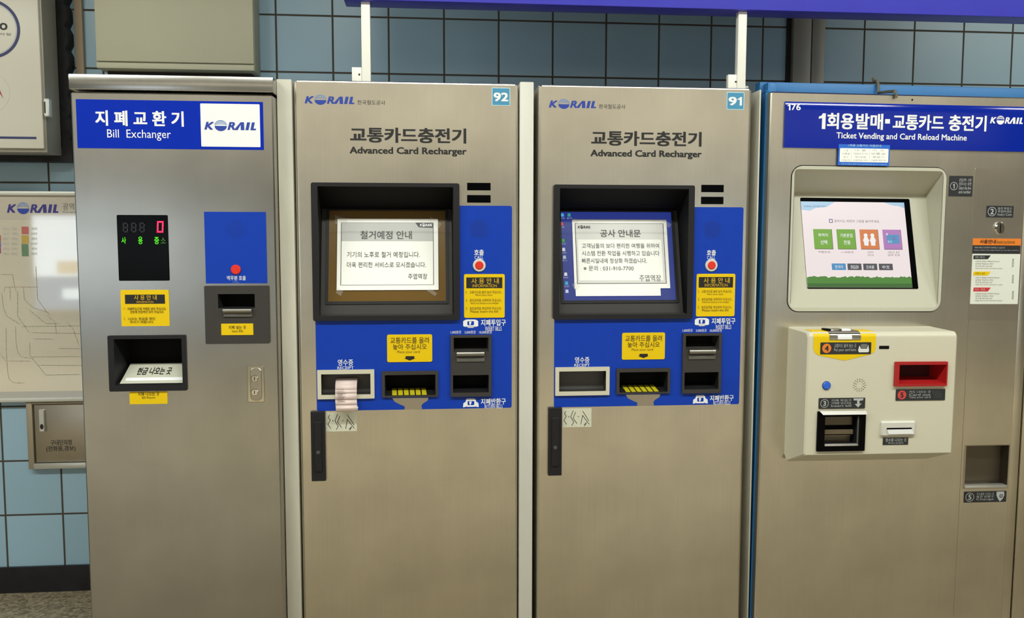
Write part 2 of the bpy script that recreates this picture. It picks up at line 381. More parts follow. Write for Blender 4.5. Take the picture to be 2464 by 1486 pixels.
o, F = thing('added_glow_band', 'added glowing cream strip, unseen, high on the wall across the concourse', 'added glow strip', (0, RY, 2.27))  # unseen glowing strip added to brighten the reflections in the upper steel
b = MB(F); b.box(-6.2, 6.2, .001, .10, 0, .56, ALU, .004); b.build('housing', o)
b = MB(F); b.box(-6.15, 6.15, .10, .104, .03, .53, mat('band_face', (238, 232, 216), .4, emit=1.28)); b.build('lit_face', o)
# ------------------------------------------------------------------ card rechargers (two alike)
STEEL_H = {}
REF = Fr(Matrix.Identity(4))
DX = 0.813*2.65/3.0; DZ = -0.00126*2.65/3.0
# outline of one machine measured at the left one
MX0 = REF.at(706, 200)[0]; MX1 = REF.at(1247, 400)[0]; MZ1 = REF.at(900, 194.5)[1]
def info_label(b, R, y, lines, title='사용안내', sub='INFORMATION', r=0.005):
    x0, x1, z0, z1 = R; w = x1-x0; h = z1-z0
    b.plate(R, y, y+0.0012, YEL, r)
    yy = y-0.0005
    return x0, z1, w, h, yy
def recharger(number, dx, dz, label, notice):
    rx = (MX0+MX1)/2+dx
    root, F = thing('card_recharger', label, 'card recharging machine', (rx, 0, 0), 0.0, 'card recharging machines')
    # all measures are taken in the left machine's frame, then belong to this root
    G = Fr(Matrix.Translation(((MX0+MX1)/2, 0, -dz)))
    G.root = G
    q = lambda *a, y=0.0: G.quad(*a, y)
    R_ = lambda x0, y0, x1, y1, y=0.0: G.rect(x0, y0, x1, y1, y)
    W = (MX1-MX0)/2; top = MZ1+dz
    # openings
    bez = q((747, 439), (1106, 440.5), (1106, 769), (754, 773), y=-0.012)
    vis = q((763, 449), (1091, 449), (1091, 759), (769, 759), y=-0.012)
    slotR = q((763, 889.5), (900.5, 889.5), (901, 958.5), (764, 960), y=-0.008)
    slotI = q((772, 899.5), (891, 899.5), (892, 948), (774, 949.5), y=-0.008)
    trayR = q((918.5, 892.5), (1054, 892.5), (1054.5, 955), (918.5, 955), y=-0.008)
    trayI = q((925, 901.5), (1048, 901.5), (1048, 951), (927, 951), y=-0.008)
    billR = q((1084, 806), (1182, 806), (1183, 953.5), (1085, 954), y=-0.010)
    billA = q((1091, 812), (1176, 812), (1175, 847), (1092, 847), y=-0.010)
    billB = q((1090, 902), (1176, 902), (1176, 944), (1090, 944), y=-0.010)
    holes = [vis, slotI, trayI, billA, billB]
    ins = lambda R, d: (R[0]+d, R[1]-d, R[2]+d, R[3]-d)
    # cabinet body, open at the front behind the door
    b = MB(G); zb_ = 0.02+dz
    for P in ([(-W, .03, zb_), (-W, .66, zb_), (-W, .66, top-.004), (-W, .03, top-.004)], [(W, .03, zb_), (W, .03, top-.004), (W, .66, top-.004), (W, .66, zb_)],
              [(-W, .03, top-.004), (-W, .66, top-.004), (W, .66, top-.004), (W, .03, top-.004)], [(-W, .66, zb_), (W, .66, zb_), (W, .66, top-.004), (-W, .66, top-.004)], [(-W, .03, zb_), (W, .03, zb_), (W, .66, zb_), (-W, .66, zb_)]):
        b.face(P, STEELD)
    b.box(-W+.02, W-.02, .05, .48, -dz*0+dz if False else 0.0, zb_, GAP)
    b.build('cabinet', root)
    # door: flat sheet with openings and softly rolled edges
    b = MB(G); r = 0.010
    b.holed((-W+r, W-r, zb_+.01, top-.006), holes, 0.0, STEEL)
    n = 5
    for sg in (-1, 1):
        P = [(sg*(W-r+r*math.sin(math.pi/2*i/n)), r-r*math.cos(math.pi/2*i/n)) for i in range(n+1)]+[(sg*W, 0.03)]
        for (xa, ya), (xb, yb) in zip(P, P[1:]):
            f = [(xa, ya, zb_+.01), (xb, yb, zb_+.01), (xb, yb, top-.006), (xa, ya, top-.006)]
            b.face(f if sg > 0 else f[::-1], STEEL)
    P = [(0.006*math.sin(math.pi/2*i/3), 0.006-0.006*math.cos(math.pi/2*i/3)) for i in range(4)]+[(0.006, 0.03)]
    for (za, ya), (zc, yc) in zip(P, P[1:]):
        b.face([(-W+r, ya, top-.006+za), (W-r, ya, top-.006+za), (W-r, yc, top-.006+zc), (-W+r, yc, top-.006+zc)], STEEL)
    b.face([(-W, .03, top), (W, .03, top), (W-r, .03, top-.006), (-W+r, .03, top-.006)], STEEL)
    b.logo(R_(733, 231, 853, 250.5), -.0006, LOGOB, LOGOL)
    b.text('한국철도공사', R_(860, 240.5, 927, 252.5), -.0006, INK, 0.0)
    b.text('교통카드충전기', R_(842, 305.5, 1122, 345.5), -.0006, INK, 0.034)
    b.text('Advanced Card Recharger', R_(841, 352.5, 1123, 377), -.0006, INK, 0.034)
    door = b.build('door', root, 'brushed steel door')
    # number plate
    b = MB(G); NR = q((1182.5, 210), (1227, 212), (1228, 255.5), (1184, 253))
    b.plate(NR, -.001, 0, TEALB); b.plate(ins(NR, .002), -.0014, 0, TEAL)
    nb = ins((NR[0]+.002, NR[1]-.002, NR[2]+.009, NR[3]-.011), .0035)
    if number == '91':
        nm = nb[0]+(nb[1]-nb[0])*.58; b.text('9', (nb[0], nm, nb[2], nb[3]), -.002, WHITE, 0.03); b.one((nm+.003, nb[1]-.002, nb[2], nb[3]), -.002, WHITE)
    else: b.text(number, nb, -.002, WHITE, 0.03)
    b.build('number_plate', root, 'teal plate reading %s' % number)
    # two black sensor windows
    for y0 in (439.5, 469):
        b = MB(G); b.plate(R_(1124, y0, 1180.5, y0+18.5), -.0012, 0, GLOSSK, .001); b.build('sensor_window', root)
    # blue fascia, an L around the monitor
    b = MB(G)
    x0, x1, z0, z1 = q((757, 494), (1231.5, 494), (1231.5, 981.5), (760, 987)); r = 0.006
    bzh = (x0-1, bez[1]-.004, bez[2]+.004, z1+1)
    b.holed((x0, x1-r, z0+r, z1-r), [bzh]+holes[1:], -.0014, BLUE)
    b.face([(x1-r, -.0014, z0+r), (x1, -.0014, z0+r), (x1, -.0014, z1-r), (x1-r, -.0014, z1-r)], BLUE)
    b.face([(x0+r, -.0014, z0), (x1-r, -.0014, z0), (x1-r, -.0014, z0+r), (x0+r, -.0014, z0+r)], BLUE)
    b.face([(bzh[1], -.0014, z1-r), (x1-r, -.0014, z1-r), (x1-r, -.0014, z1), (bzh[1], -.0014, z1)], BLUE)
    for cx, cz, a in ((x1-r, z1-r, 0), (x1-r, z0+r, 270), (x0+r, z0+r, 180)):
        b.face([(cx, -.0014, cz)]+[(cx+r*math.cos(math.radians(a+18*k)), -.0014, cz+r*math.sin(math.radians(a+18*k))) for k in range(6)], BLUE)
    P = rr(x0, x1, z0, z1, r); b.add([(x, -.0014, z) for x, z in P]+[(x, 0, z) for x, z in P], [[i, i+len(P), (i+1) % len(P)+len(P), (i+1) % len(P)] for i in range(len(P))], BLUE)
    yt = -.0020
    sx, sz = G.at(1153, 551); pr = .0036                            # loudspeaker holes
    for i in range(-8, 9):
        for j in range(-8, 9):
            if i*i+j*j <= 62: b.face([(px_, yt, pz_) for px_, pz_ in circ(sx+i*pr, sz+j*pr, .0010, 6)], mat('speaker_hole', (14, 40, 120), 0.6))
    b.text('호출', R_(1141, 600, 1164, 614), yt, WHITE, .02); b.text('CALL', R_(1142, 615, 1163, 623), yt, WHITE)
    b.text('지폐투입구', R_(1157, 768, 1217, 783), yt, WHITE, .02); b.text('INSERT BILLS', R_(1168, 785, 1207, 795), yt, WHITE)
    for t_, xa, xb in (('1,000원권', 1084, 1109), ('5,000원권', 1118, 1144), ('10,000원권', 1153, 1183)): b.text(t_, R_(xa, 795, xb, 802.5), yt, WHITE)
    b.text('영수증', R_(813, 864, 850, 879), yt, WHITE, .012); b.text('RECEIPT', R_(812, 881, 851, 887.5), yt, WHITE)
    b.text('지폐반환구', R_(1157, 958, 1217, 972), yt, WHITE, .02); b.text('RETURN BILLS', R_(1166, 973, 1209, 981), yt, WHITE)
    for xa, ya, up in ((1132.5, 777, 1), (1133, 969, 0)):           # hand-and-banknote pictograms
        cx, cz = G.at(xa, ya); k = G.at(xa+1, ya)[0]-cx
        b.ring(rr(cx-12*k, cx+12*k, cz-9*k, cz+9*k, 3*k), rr(cx-8*k, cx+8*k, cz-5*k, cz+5*k, 2*k), yt, yt, WHITE)
        for sg in (-1, 1): b.face([(cx+sg*a*k, yt, cz+c*k) for a, c in (((12, 9), (18, 5), (18, -7), (12, -9)) if up else ((12, 4), (18, 0), (19, -10), (12, -9)))], WHITE)
        b.face([(cx+a*k, yt, cz+c*k) for a, c in ((-4, 4), (2, 4), (0, -4), (-3, -4))], WHITE)
        b.face([(cx+a*k, yt, cz+c*k) for a, c in (((-6, -11), (6, -11), (10, -8), (-10, -8)) if up else ((-10, 11), (8, 11), (12, 8), (-12, 8)))], WHITE)
    fas = b.build('blue_fascia', root, 'blue printed fascia')
    b = MB(G); P = [G.at(*p) for p in ((944, 957), (1031, 956), (1029, 963), (1018, 970), (1014, 975), (1016, 983.5), (973, 985), (974, 977), (962, 972), (950, 966))]
    b.prism(P, -.0019, -.0013, STEELD); b.build('worn_patch', fas, 'worn bare metal patch below the card tray')
    # call button
    b = MB(G); cx, cz = G.at(1153, 638); k = .00125; b.cyl(cx, cz, 15.5*k, -.006, 0, PWHITE, 28, .002); b.build('button_bezel', root)
    b = MB(G); b.cyl(cx, cz, 10*k, -.009, -.005, RED, 28, .002); b.build('call_button', root, 'red call button')
    # yellow instructions
    b = MB(G); R = q((1116, 659), (1213.5, 659), (1215, 764), (1117, 763.5)); b.plate(R, -.0030, -.001, YEL, .005)
    y = -.0036; b.plate(R_(1122, 667, 1208.5, 692.5), y, -.001, INK, .0005); y -= .0005
    b.text('사 용 안 내', R_(1134, 668.5, 1200, 682), y, YELD, .012); b.text('INFORMATION', R_(1137, 683.5, 1195, 690.5), y, YELD)
    for i, (ko, en) in enumerate((('교통카드를 올려 놓아 주십시오.', 'Place your card.'), ('충전금액을 선택하여 주십시오.', 'Select the amount to be charged.'), ('충전금액을 투입하여 주십시오.', 'Please insert the bill.'))):
        yy = 699+i*19.5
        b.text('%d.' % (i+1), R_(1121, yy, 1124.5, yy+6), y, YINK); b.text(ko, R_(1130, yy, 1207, yy+6.5), y, YINK)
        b.text(en, R_(1132 if i else 1144, yy+8, 1200 if i else 1185, yy+13), y, YINK)
    b.build('instruction_label', root, 'yellow instruction label')
    b = MB(G); R = q((931, 804), (1039.5, 804), (1040.5, 870), (932, 870)); b.plate(R, -.0030, -.001, YEL, .005); y = -.0035
    b.text('교통카드를 올려', R_(939, 811, 1032, 825), y, YINK, .01); b.text('놓아 주십시오', R_(945, 827, 1027, 840), y, YINK, .01)
    b.text('Place your card', R_(956, 843, 1010, 850), y, YINK)
    b.face([(*[G.at(*p)][0][:1], y, G.at(*p)[1]) for p in ((976, 856), (997, 856), (997, 861), (1000, 861), (986, 866.5), (972, 861), (976, 861))], INK)
    b.build('card_label', root, 'yellow label with a black arrow')
    # monitor housing: thick rim, deep visor, leaning back plane
    b = MB(G); rim = rr(*bez, .006); inn = rr(*vis, .0004)
    b.ring(rim, inn, -.012, 0, BLACKD)
    TA = math.radians(15.5)
    T = G.tilt(0, 0.022, vis[2]+.002, TA)
    bp = T.quad((775, 503), (1086, 503), (1090, 757), (771, 757)); bp = (bp[0], bp[1], 0.0, bp[3])
    def tp(x, z): v = T.M @ Vector((x, 0, z)); return tuple(G.I @ v)
    o = [(vis[0], -.012, vis[2]), (vis[1], -.012, vis[2]), (vis[1], -.012, vis[3]), (vis[0], -.012, vis[3])]
    bk = [tp(bp[0], 0), tp(bp[1], 0), tp(bp[1], bp[3]), tp(bp[0], bp[3])]
    for i in range(4): j = (i+1) % 4; b.face([o[i], o[j], bk[j], bk[i]], BLACKP if i == 0 else HOLE)  # top and side walls near black: shade inside the hood put into the colour
    b.face(bk, BLACKP)
    mon = b.build('monitor_housing', root, 'black recessed monitor housing')
    b = MB(T); sc_ = T.quad((792, 507), (1069.5, 507), (1074.5, 725), (790, 724)); fr_ = ins(sc_, -.009)
    fr_ = (fr_[0], fr_[1], fr_[2], min(fr_[3], bp[3]-.001))
    b.ring(rr(*fr_, .004), rr(*sc_, .0005), -.003, 0, BLACKD, .001); b.build('screen_surround', mon)
    b = MB(T)
    if notice == 0:
        b.plate(sc_, -.001, 0.0005, BROWN)
    else:
        b.plate(sc_, -.001, 0.0005, scr('desktop_blue', (44, 70, 178), .5))
        Tq = lambda x0, y0, x1, y1: T.rect(x0-574, y0, x1-574, y1, -.0015)
        for (xa, ya, c, t_) in ((1370, 514, (90, 180, 240), '내 PC'), (1387, 514, (60, 170, 160), '문서'), (1367, 536, (225, 70, 50), 'AVI'), (1369, 577, (40, 160, 60), '충전'), (1369, 599, (225, 225, 235), '설정'), (1370, 618, (190, 200, 220), '로그'), (1371, 660, (235, 235, 240), 'Exit'), (1372, 682, (60, 180, 220), 'CMD'), (1372, 702, (220, 225, 240), '')):
            X0, X1, Z0, Z1 = Tq(xa-4, ya-4, xa+4, ya+4); b.face([(X0, -.0015, Z0), (X1, -.0015, Z0), (X1-.001, -.0015, Z1), (X0+.001, -.0015, Z1)], scr('icon_%d_%d' % (xa, ya), c, .8))
            if t_: b.text(t_, Tq(xa-6, ya+6, xa+6, ya+10), -.0015, scr('icon_text', (200, 210, 235), .7))
    b.build('screen', mon, 'switched-off brown screen' if notice == 0 else 'lit blue computer screen')
    # receipt outlet
    b = MB(G); b.ring(rr(*slotR, .001), rr(*slotI, .0003), -.008, 0, CREAM)
    i2 = ins(slotI, .002); b.recess(slotI, -.008, .034, BLACKP, mat('outlet_grey', (84, 82, 80), .5)); b.build('receipt_outlet', root, 'pale framed receipt outlet')
    # card tray with hazard strip
    b = MB(G); b.ring(rr(*trayR, .002), rr(*trayI, .0006), -.008, 0, BLACKP)
    tb = (trayI[0]+.004, trayI[1]-.004, trayI[2]+.016, trayI[3]-.004)
    b.recess(trayI, -.008, .07, BLACKD, HOLE, tb)
    tr_ = b.build('card_tray', root, 'black card tray')
    b = MB(G)
    xl, xr = G.at(944, 945)[0], G.at(1030, 945)[0]; n = 6
    for i in range(n):
        a0 = xl+(xr-xl)*i/n; a1 = xl+(xr-xl)*(i+.78)/n; sk = -.004
        zf = lambda y_: trayI[2]+.016*(y_+.008)/.078+.0006
        b.face([(a0, -.006, zf(-.006)), (a1, -.006, zf(-.006)), (a1+sk*0-.003, .05, zf(.05)), (a0-.003, .05, zf(.05))], mat('hazard_yellow', (196, 182, 24), 0.5))
    b.build('hazard_strip', tr_, 'yellow hazard strip')
    # banknote unit
    b = MB(G); x0, x1, z0, z1 = billR
    mid0, mid1 = billB[3], billA[2]
    b.holed((x0, x1, z0, z1), [billA, billB], -.010, BLACKP, 0.0)
    b.recess(billA, -.010, .05, BLACKP, HOLE, (billA[0]+.005, billA[1]-.004, billA[2]+.014, billA[3]-.003))
    b.recess(billB, -.010, .06, BLACKD, HOLE, (billB[0]+.003, billB[1]-.003, billB[2]+.012, billB[3]-.002))
    bu = b.build('banknote_unit', root, 'black banknote unit')
    b = MB(G); cz = (G.at(1130, 851, -.014)[1]); xl, xr = G.at(1099, 851, -.014)[0], G.at(1165, 851, -.014)[0]
    b.tube([(xl, -.014, cz), (xl+.002, -.014, cz), (xr-.012, -.014, cz), (xr-.0115, -.0145, cz), (xr, -.0145, cz)], .0085, ROLL, 14); b.build('roller', bu, 'chrome roller')
    b = MB(G); b.box(xl, xr+.002, -.013, -.009, G.at(1130, 870, -.013)[1], G.at(1130, 860, -.013)[1], mat('smoked_plastic', (92, 90, 86), 0.2), .001); b.build('slot_lip', bu)
    # door handle and taped note
    b = MB(G); R = q((747, 990), (781, 990), (784, 1157), (750, 1157.5), y=-.012); b.plate(R, -.012, 0, BLACKD, .0015, .0015)
    R2 = (R[0]+.010, R[1]-.010, R[2]+.03, R[3]-.03); b.plate(R2, -.0165, -.011, BLACKD, .002, .0015)
    hd = b.build('door_handle', root, 'black flush door handle')
    b = MB(G); cx = (R[0]+R[1])/2; cz = R[2]+.42*(R[3]-R[2]); b.cyl(cx, cz, .006, -.0185, -.0155, mat('worn_black', (70, 70, 72), .3), 16, .001); b.build('key_lock', hd)
    b = MB(G); R = q((784.5, 992), (858, 990), (859, 1036), (785, 1038)); b.plate(R, -.0006, 0, mat('note_paper', (206, 206, 186), .6))
    for pts in (((793, 998), (790, 1004), (795, 1010), (789, 1020), (796, 1030)), ((800, 1010), (802, 1013)), ((812, 996), (806, 1012), (814, 1025), (809, 1033)), ((818, 1000), (812, 1015), (822, 1028)), ((824, 1010), (826, 1012)), ((832, 1030), (836, 1008), (848, 1024), (853, 1030)), ((836, 998), (846, 1012), (852, 1022)), ((840, 1032), (846, 1026), (842, 1034))):
        b.strip([G.at(*p) for p in pts], .0016, -.0010, INK)
    b.build('handwritten_note', root, 'small note with black handwriting')
    # placed: the parts were measured about the left machine's centre line
    for c in root.children: c.location = (0, 0, 0)
    # notice taped on the screen, lying in the plane of the glass
    return root, G, T, sc_
r92, G92, T92, SC92 = recharger('92', 0, 0, 'left card recharger, number plate 92, notice on a dark brown screen', 0)
r91, G91, T91, SC91 = recharger('91', DX, DZ, 'right card recharger, number plate 91, notice on a lit blue screen', 1)

# notices
def in_world(T, dx, dz):
    F = Fr(Matrix.Translation((dx, 0, 0)) @ T.M); return F
def notice_frame(T, dx, px, py):
    F = in_world(T, dx, 0)
    x, z = F.at(px, py)
    M = F.M @ Matrix.Translation((x, 0, z))
    return Fr(M)
def notice_root(name, label, F):
    o = bpy.data.objects.new(name, None); COL.objects.link(o); o.empty_display_size = .1
    o.matrix_world = F.M; tag(o, label, 'notice', 'paper notices on the screens'); return o
F = notice_frame(T92, 0, 934, 697)
o = notice_root('paper_notice', 'white notice taped over the brown screen of machine 92', F)
b = MB(F); y = -.0045
PR = F.quad((811, 527), (1053, 525), (1056, 696), (811, 699), y); b.plate(PR, y, y+.0006, PAPER)
y -= .0004; n = F.quad((819, 536), (1042, 534), (1045, 684), (821, 687), y); nw = .0018
b.plate((n[0], n[1], n[3]-(n[3]-n[2])*.30, n[3]), y, y+.0002, GREYP)
for R in ((n[0], n[0]+nw, n[2], n[3]), (n[1]-nw, n[1], n[2], n[3]), (n[0], n[1], n[3]-nw*.5, n[3]), (n[0], n[1], n[2], n[2]+nw*.7)): b.plate(R, y-.0002, y+.0002, INKG if R[3]-R[2] < .01 else LABK)
P = [(n[1], n[3]), (n[1], n[3]-.017), (n[1]-.045, n[3]-.015), (n[1]-.056, n[3])]; b.prism(P, y-.0004, y, LABK); y -= .0008
b.logo((n[1]-.042, n[1]-.004, n[3]-.012, n[3]-.004), y, WHITE)
b.text('철거예정 안내', F.rect(867, 555, 991, 575, y), y, mat('notice_ink', (84, 84, 84), .6), .012)
NI = MATS['notice_ink']
b.text('기기의 노후로 철거 예정입니다.', F.rect(835, 605, 1010, 619, y), y, NI); b.text('더욱 편리한 서비스로 모시겠습니다.', F.rect(835, 630, 1025, 643, y), y, NI)
b.text('주엽역장', F.rect(982, 658, 1028, 671, y), y, NI)
b.build('sheet', o)
for q_ in (((806, 517), (836, 525), (834, 540), (806, 538)), ((1036, 521), (1062, 538), (1056, 550), (1030, 530)), ((1032, 690), (1052, 706), (1046, 712), (1026, 698)), ((812, 692), (826, 700), (820, 712), (808, 704))):
    b = MB(F); b.face([(F.at(*p, -.0062)[0], -.0062, F.at(*p, -.0062)[1]) for p in q_], mat('tape_film', (235, 232, 222), .15)); tb_ = b.build('tape', o, 'clear adhesive tape')
tf = MATS['tape_film'].node_tree.nodes['Principled BSDF']; tf.inputs['Alpha'].default_value = 0.15
F = notice_frame(T91, DX, 1490, 690)
o = notice_root('paper_notice', 'white notice taped over the lit blue screen of machine 91', F)
b = MB(F); y = -.0045
PR = F.quad((1376, 529), (1605, 527), (1611, 693), (1383, 694), y); b.plate(PR, y, y+.0006, PAPER)
R = F.quad((1384, 680), (1589, 683), (1590, 712), (1386, 711), y); b.plate((R[0], R[1], R[2], PR[2]+.001), y+.0002, y+.0008, PAPER)
y -= .0004; n = F.quad((1383, 537), (1597, 537), (1603, 684), (1389, 680), y)
b.plate(n, y, y+.0002, mat('notice_grey', (214, 214, 212), .6))
W_ = F.quad((1390, 576), (1592, 576), (1596, 676), (1394, 672), y); b.plate(W_, y-.0002, y+.0002, PAPER)
for R in ((n[0], n[0]+nw, n[2], n[3]), (n[1]-nw, n[1], n[2], n[3]), (n[0], n[1], n[3]-nw*.5, n[3]), (n[0], n[1], n[2], n[2]+nw*.8)): b.plate(R, y-.0004, y+.0002, LABK)
y -= .0008
b.logo(F.rect(1390, 543, 1421, 549, y), y, LABK)
b.text('공사 안내문', F.rect(1444, 552, 1542, 570, y), y, NI, .012)
for i, (t_, x1) in enumerate((('고객님들의 보다 편리한 여행을 위하여', 1586), ('시스템 전환 작업을 시행하고 있습니다', 1587), ('빠른시일내에 정상화 하겠습니다.', 1557), ('※ 문의 : 031-910-7700', 1525))):
    b.text(t_, F.rect(1400 if i < 3 else 1404, 585+i*18, x1, 597+i*18, y), y, NI, .004 if i < 3 else -.002)
b.text('주엽역장', F.rect(1538, 661, 1591, 676, y), y, NI)
b.build('sheet', o)
for q_ in (((1376, 684), (1388, 676), (1396, 690), (1384, 700)), ((1380, 524), (1394, 528), (1390, 538), (1376, 534)), ((1594, 526), (1616, 540), (1610, 548), (1594, 536))):
    b = MB(F); b.face([(F.at(*p, -.0062)[0], -.0062, F.at(*p, -.0062)[1]) for p in q_], MATS['tape_film']); b.build('tape', o, 'clear adhesive tape')

# receipt curling out of machine 92
b = MB(WORLD); n = 16; RC = mat('receipt_paper', (226, 206, 200), .6); prof = []
zt = WORLD.at(832, 912)[1]; zl = WORLD.at(832, 946, -.012)[1]
prof = [(.03, zt+.002), (.01, zt-.004), (-.006, zt-.014), (-.013, zt-.03), (-.015, zl), (-.016, zl-.02), (-.018, zl-.035), (-.024, zl-.046), (-.032, zl-.050), (-.038, zl-.044), (-.037, zl-.036)]
xl, xr = WORLD.at(806.5, 950, -.015)[0], WORLD.at(858.5, 950, -.015)[0]
for i, ((ya, za), (yb, zb2)) in enumerate(zip(prof, prof[1:])):
    k = 0.0 if i < 6 else (i-5)*.0011
    k2 = 0.0 if i < 5 else (i-4)*.0011
    b.add([(xl+k, ya, za), (xr+k, ya, za), (xr+k2, yb, zb2), (xl+k2, yb, zb2)], [[3, 2, 1, 0]], RC)
for i in range(9):
    zz = zl+.012-i*.005
    if i < 8: b.plate((xl+.006, xl+.006+.03*(.5+.5*random.random()), zz, zz+.0012), -.0182, -.0178, mat('receipt_print', (196, 172, 168), .6))
ro = b.build('paper_receipt'); tag(ro, 'curled pink-white paper receipt hanging from the outlet of machine 92', 'receipt')
sm = ro.modifiers.new('thickness', 'SOLIDIFY'); sm.thickness = 0.0003

# ------------------------------------------------------------------ white filler panels between the machines
def filler(x0, x1, py_top, y0, y1, m, label, bot_dx=0.0, edge=True):
    zt_ = WORLD.at((700), py_top, y0)[1] if False else None
    return None
P3 = 0
def panel(pxl, pxr, pyt, y0, y1, m, label, at_y=400):
    xl_ = WORLD.at(pxl, at_y, y0)[0]; xr_ = WORLD.at(pxr, at_y, y0)[0]; zt_ = WORLD.at((pxl+pxr)/2, pyt, y0)[1]
    b = MB(WORLD); b.box(xl_, xr_, y0, y1, 0.0, zt_, m, .003)
    o = b.build('filler_panel'); tag(o, label, 'panel', 'white filler panels between the machines'); return xl_, xr_
panel(669, 705.5, 190, 0.004, YW-.05, PWORN, 'worn pale filler panel between bill exchanger and machine 92')
panel(1250.5, 1284, 196.5, 0.0, YW-.05, PWHITE, 'clean white filler panel between machine 92 and machine 91')


# ------------------------------------------------------------------ bill exchanger
YE = -0.048
ex0 = WORLD.at(180, 500, YE)[0]; ex1 = WORLD.at(660, 400, YE)[0]
root, F = thing('bill_exchanger', 'steel bill exchanger with blue sign and black digital display', 'bill exchange machine', ((ex0+ex1)/2, YE, 0))
W = (ex1-ex0)/2
q = lambda *a, y=0.0: F.quad(*a, y)
R_ = lambda x0, y0, x1, y1, y=0.0: F.rect(x0, y0, x1, y1, y)
ztop = F.at(400, 181.5)[1]; zgap = F.at(400, 221)[1]
tray = q((271, 815), (436, 815), (440, 926), (279, 926), y=-.006); bill = q((523, 707), (613, 707), (613, 741), (526, 741), y=-.008)
holes = [tray, bill]
b = MB(F); d1 = .72
zz0, zz1 = .02, zgap-.006
for P in ([(-W, .03, zz0), (-W, d1, zz0), (-W, d1, zz1), (-W, .03, zz1)], [(W, .03, zz0), (W, .03, zz1), (W, d1, zz1), (W, d1, zz0)], [(-W, d1, zz0), (W, d1, zz0), (W, d1, zz1), (-W, d1, zz1)], [(-W, .03, zz1), (-W, d1, zz1), (W, d1, zz1), (W, .03, zz1)]):
    b.face(P, STEELD)
b.box(-W+.02, W-.02, .04, d1-.02, 0, .02, GAP); b.build('cabinet', root)
b = MB(F); b.box(-W-.002, W+.002, -.004, d1, zgap+.003, ztop, STEELX, .002, 2); b.build('top_cap', root, 'steel cap over the door')
b = MB(F); zd = zgap-.003; r = .004
b.holed((-W+r, W-r, .03, zd-r), holes, 0.0, STEELX)
for sg in (-1, 1):
    f = [(sg*(W-r), 0, .03), (sg*W, r, .03), (sg*W, r, zd-r), (sg*(W-r), 0, zd-r)]; b.face(f if sg > 0 else f[::-1], STEELX)
    f = [(sg*W, r, .03), (sg*W, .028, .03), (sg*W, .028, zd-r), (sg*W, r, zd-r)]; b.face(f if sg > 0 else f[::-1], STEELX)
b.face([(-W+r, 0, zd-r), (W-r, 0, zd-r), (W-r, r, zd), (-W+r, r, zd)], STEELX); b.face([(-W+r, r, zd), (W-r, r, zd), (W-r, .028, zd), (-W+r, .028, zd)], STEELX)
b.build('door', root, 'brushed steel door')
# sign
b = MB(F); R = q((183, 241), (632, 243), (635.5, 357), (187, 360)); b.plate(R, -.0015, 0, SIGNB); y = -.0021
b.plate(q((482, 249.5), (624, 250.5), (628, 353), (485, 353.5)), y, -.001, WHITE, .002)
b.text('지 폐 교 환 기', R_(229, 265, 443, 305), y, WHITE, .03); b.text('Bill  Exchanger', R_(258, 311, 412, 339), y, WHITE)
b.logo(R_(492, 293, 617, 313.5), y-.0005, LOGOB, LOGOL)
b.build('header_sign', root, 'blue sign with white logo box')
# display
b = MB(F); R = q((281, 517), (403, 517), (408.5, 675), (287, 675)); b.plate(R, -.003, 0, GLOSSK, .003, .0008); y = -.0036
def seg7(bb, R, y, m, segs):
    x0, x1, z0, z1 = R; t_ = (x1-x0)*.26; zm = (z0+z1)/2; s_ = (z1-z0)*.06
    B = {'a': (x0+s_, x1, z1-t_, z1), 'd': (x0, x1-s_, z0, z0+t_), 'g': (x0, x1, zm-t_/2, zm+t_/2), 'f': (x0, x0+t_, zm, z1), 'b': (x1-t_, x1, zm, z1), 'e': (x0, x0+t_, z0, zm), 'c': (x1-t_, x1, z0, zm)}
    for k in segs:
        a0, a1, c0, c1 = B[k]; g = .0004; sh = lambda z: (z-z0)*.06
        bb.face([(a0+g+sh(c0), y, c0+g), (a1-g+sh(c0), y, c0+g), (a1-g+sh(c1), y, c1-g), (a0+g+sh(c1), y, c1-g)], m)
for xa in (295, 315, 335): seg7(b, R_(xa, 535, xa+14, 559), y, LEDOFF, 'abcdefg')
b.text('사', R_(293, 570, 304.5, 586), y, LEDG, .015); b.text('용', R_(333, 569, 344.5, 587), y, LEDG, .015); b.text('중', R_(372, 570, 384, 587), y, LEDG, .015); b.text('소', R_(387, 571, 400, 585), y, mat('led_green_dim', (50, 120, 24), .5, emit=.3))
dsp = b.build('display', root, 'black digital display panel')
b = MB(F); seg7(b, R_(377, 531.5, 394, 559.5), y, LEDR, 'abcdef'); b.build('digit', dsp, 'glowing red digit zero')
# yellow label
b = MB(F); R = q((290, 697), (405.5, 697), (409.5, 784), (293, 784)); b.plate(R, -.0015, 0, YEL, .003); y = -.002
b.plate(R_(301, 708.5, 397.5, 730), y, -.001, INK, .0005); y -= .0005
b.text('사 용 안 내', R_(323, 709.5, 378, 721), y, YELD, .012); b.text('INFORMATION', R_(329, 723.5, 370, 728.5), y, YELD)
b.text('1.', R_(299, 739, 302, 744), y, YINK); b.text('지폐투입구에 지폐를 넣어 주십시오.\n한번에 한장씩만 넣어 주십시오', R_(307, 739, 401, 753), y, YINK, .01)
b.text('2.', R_(299, 763, 302, 769), y, YINK); b.text('나오는 현금을 확인\n하시기 바랍니다.', R_(309, 763, 374, 777), y, YINK, .01)
b.build('instruction_label', root, 'yellow instruction label')
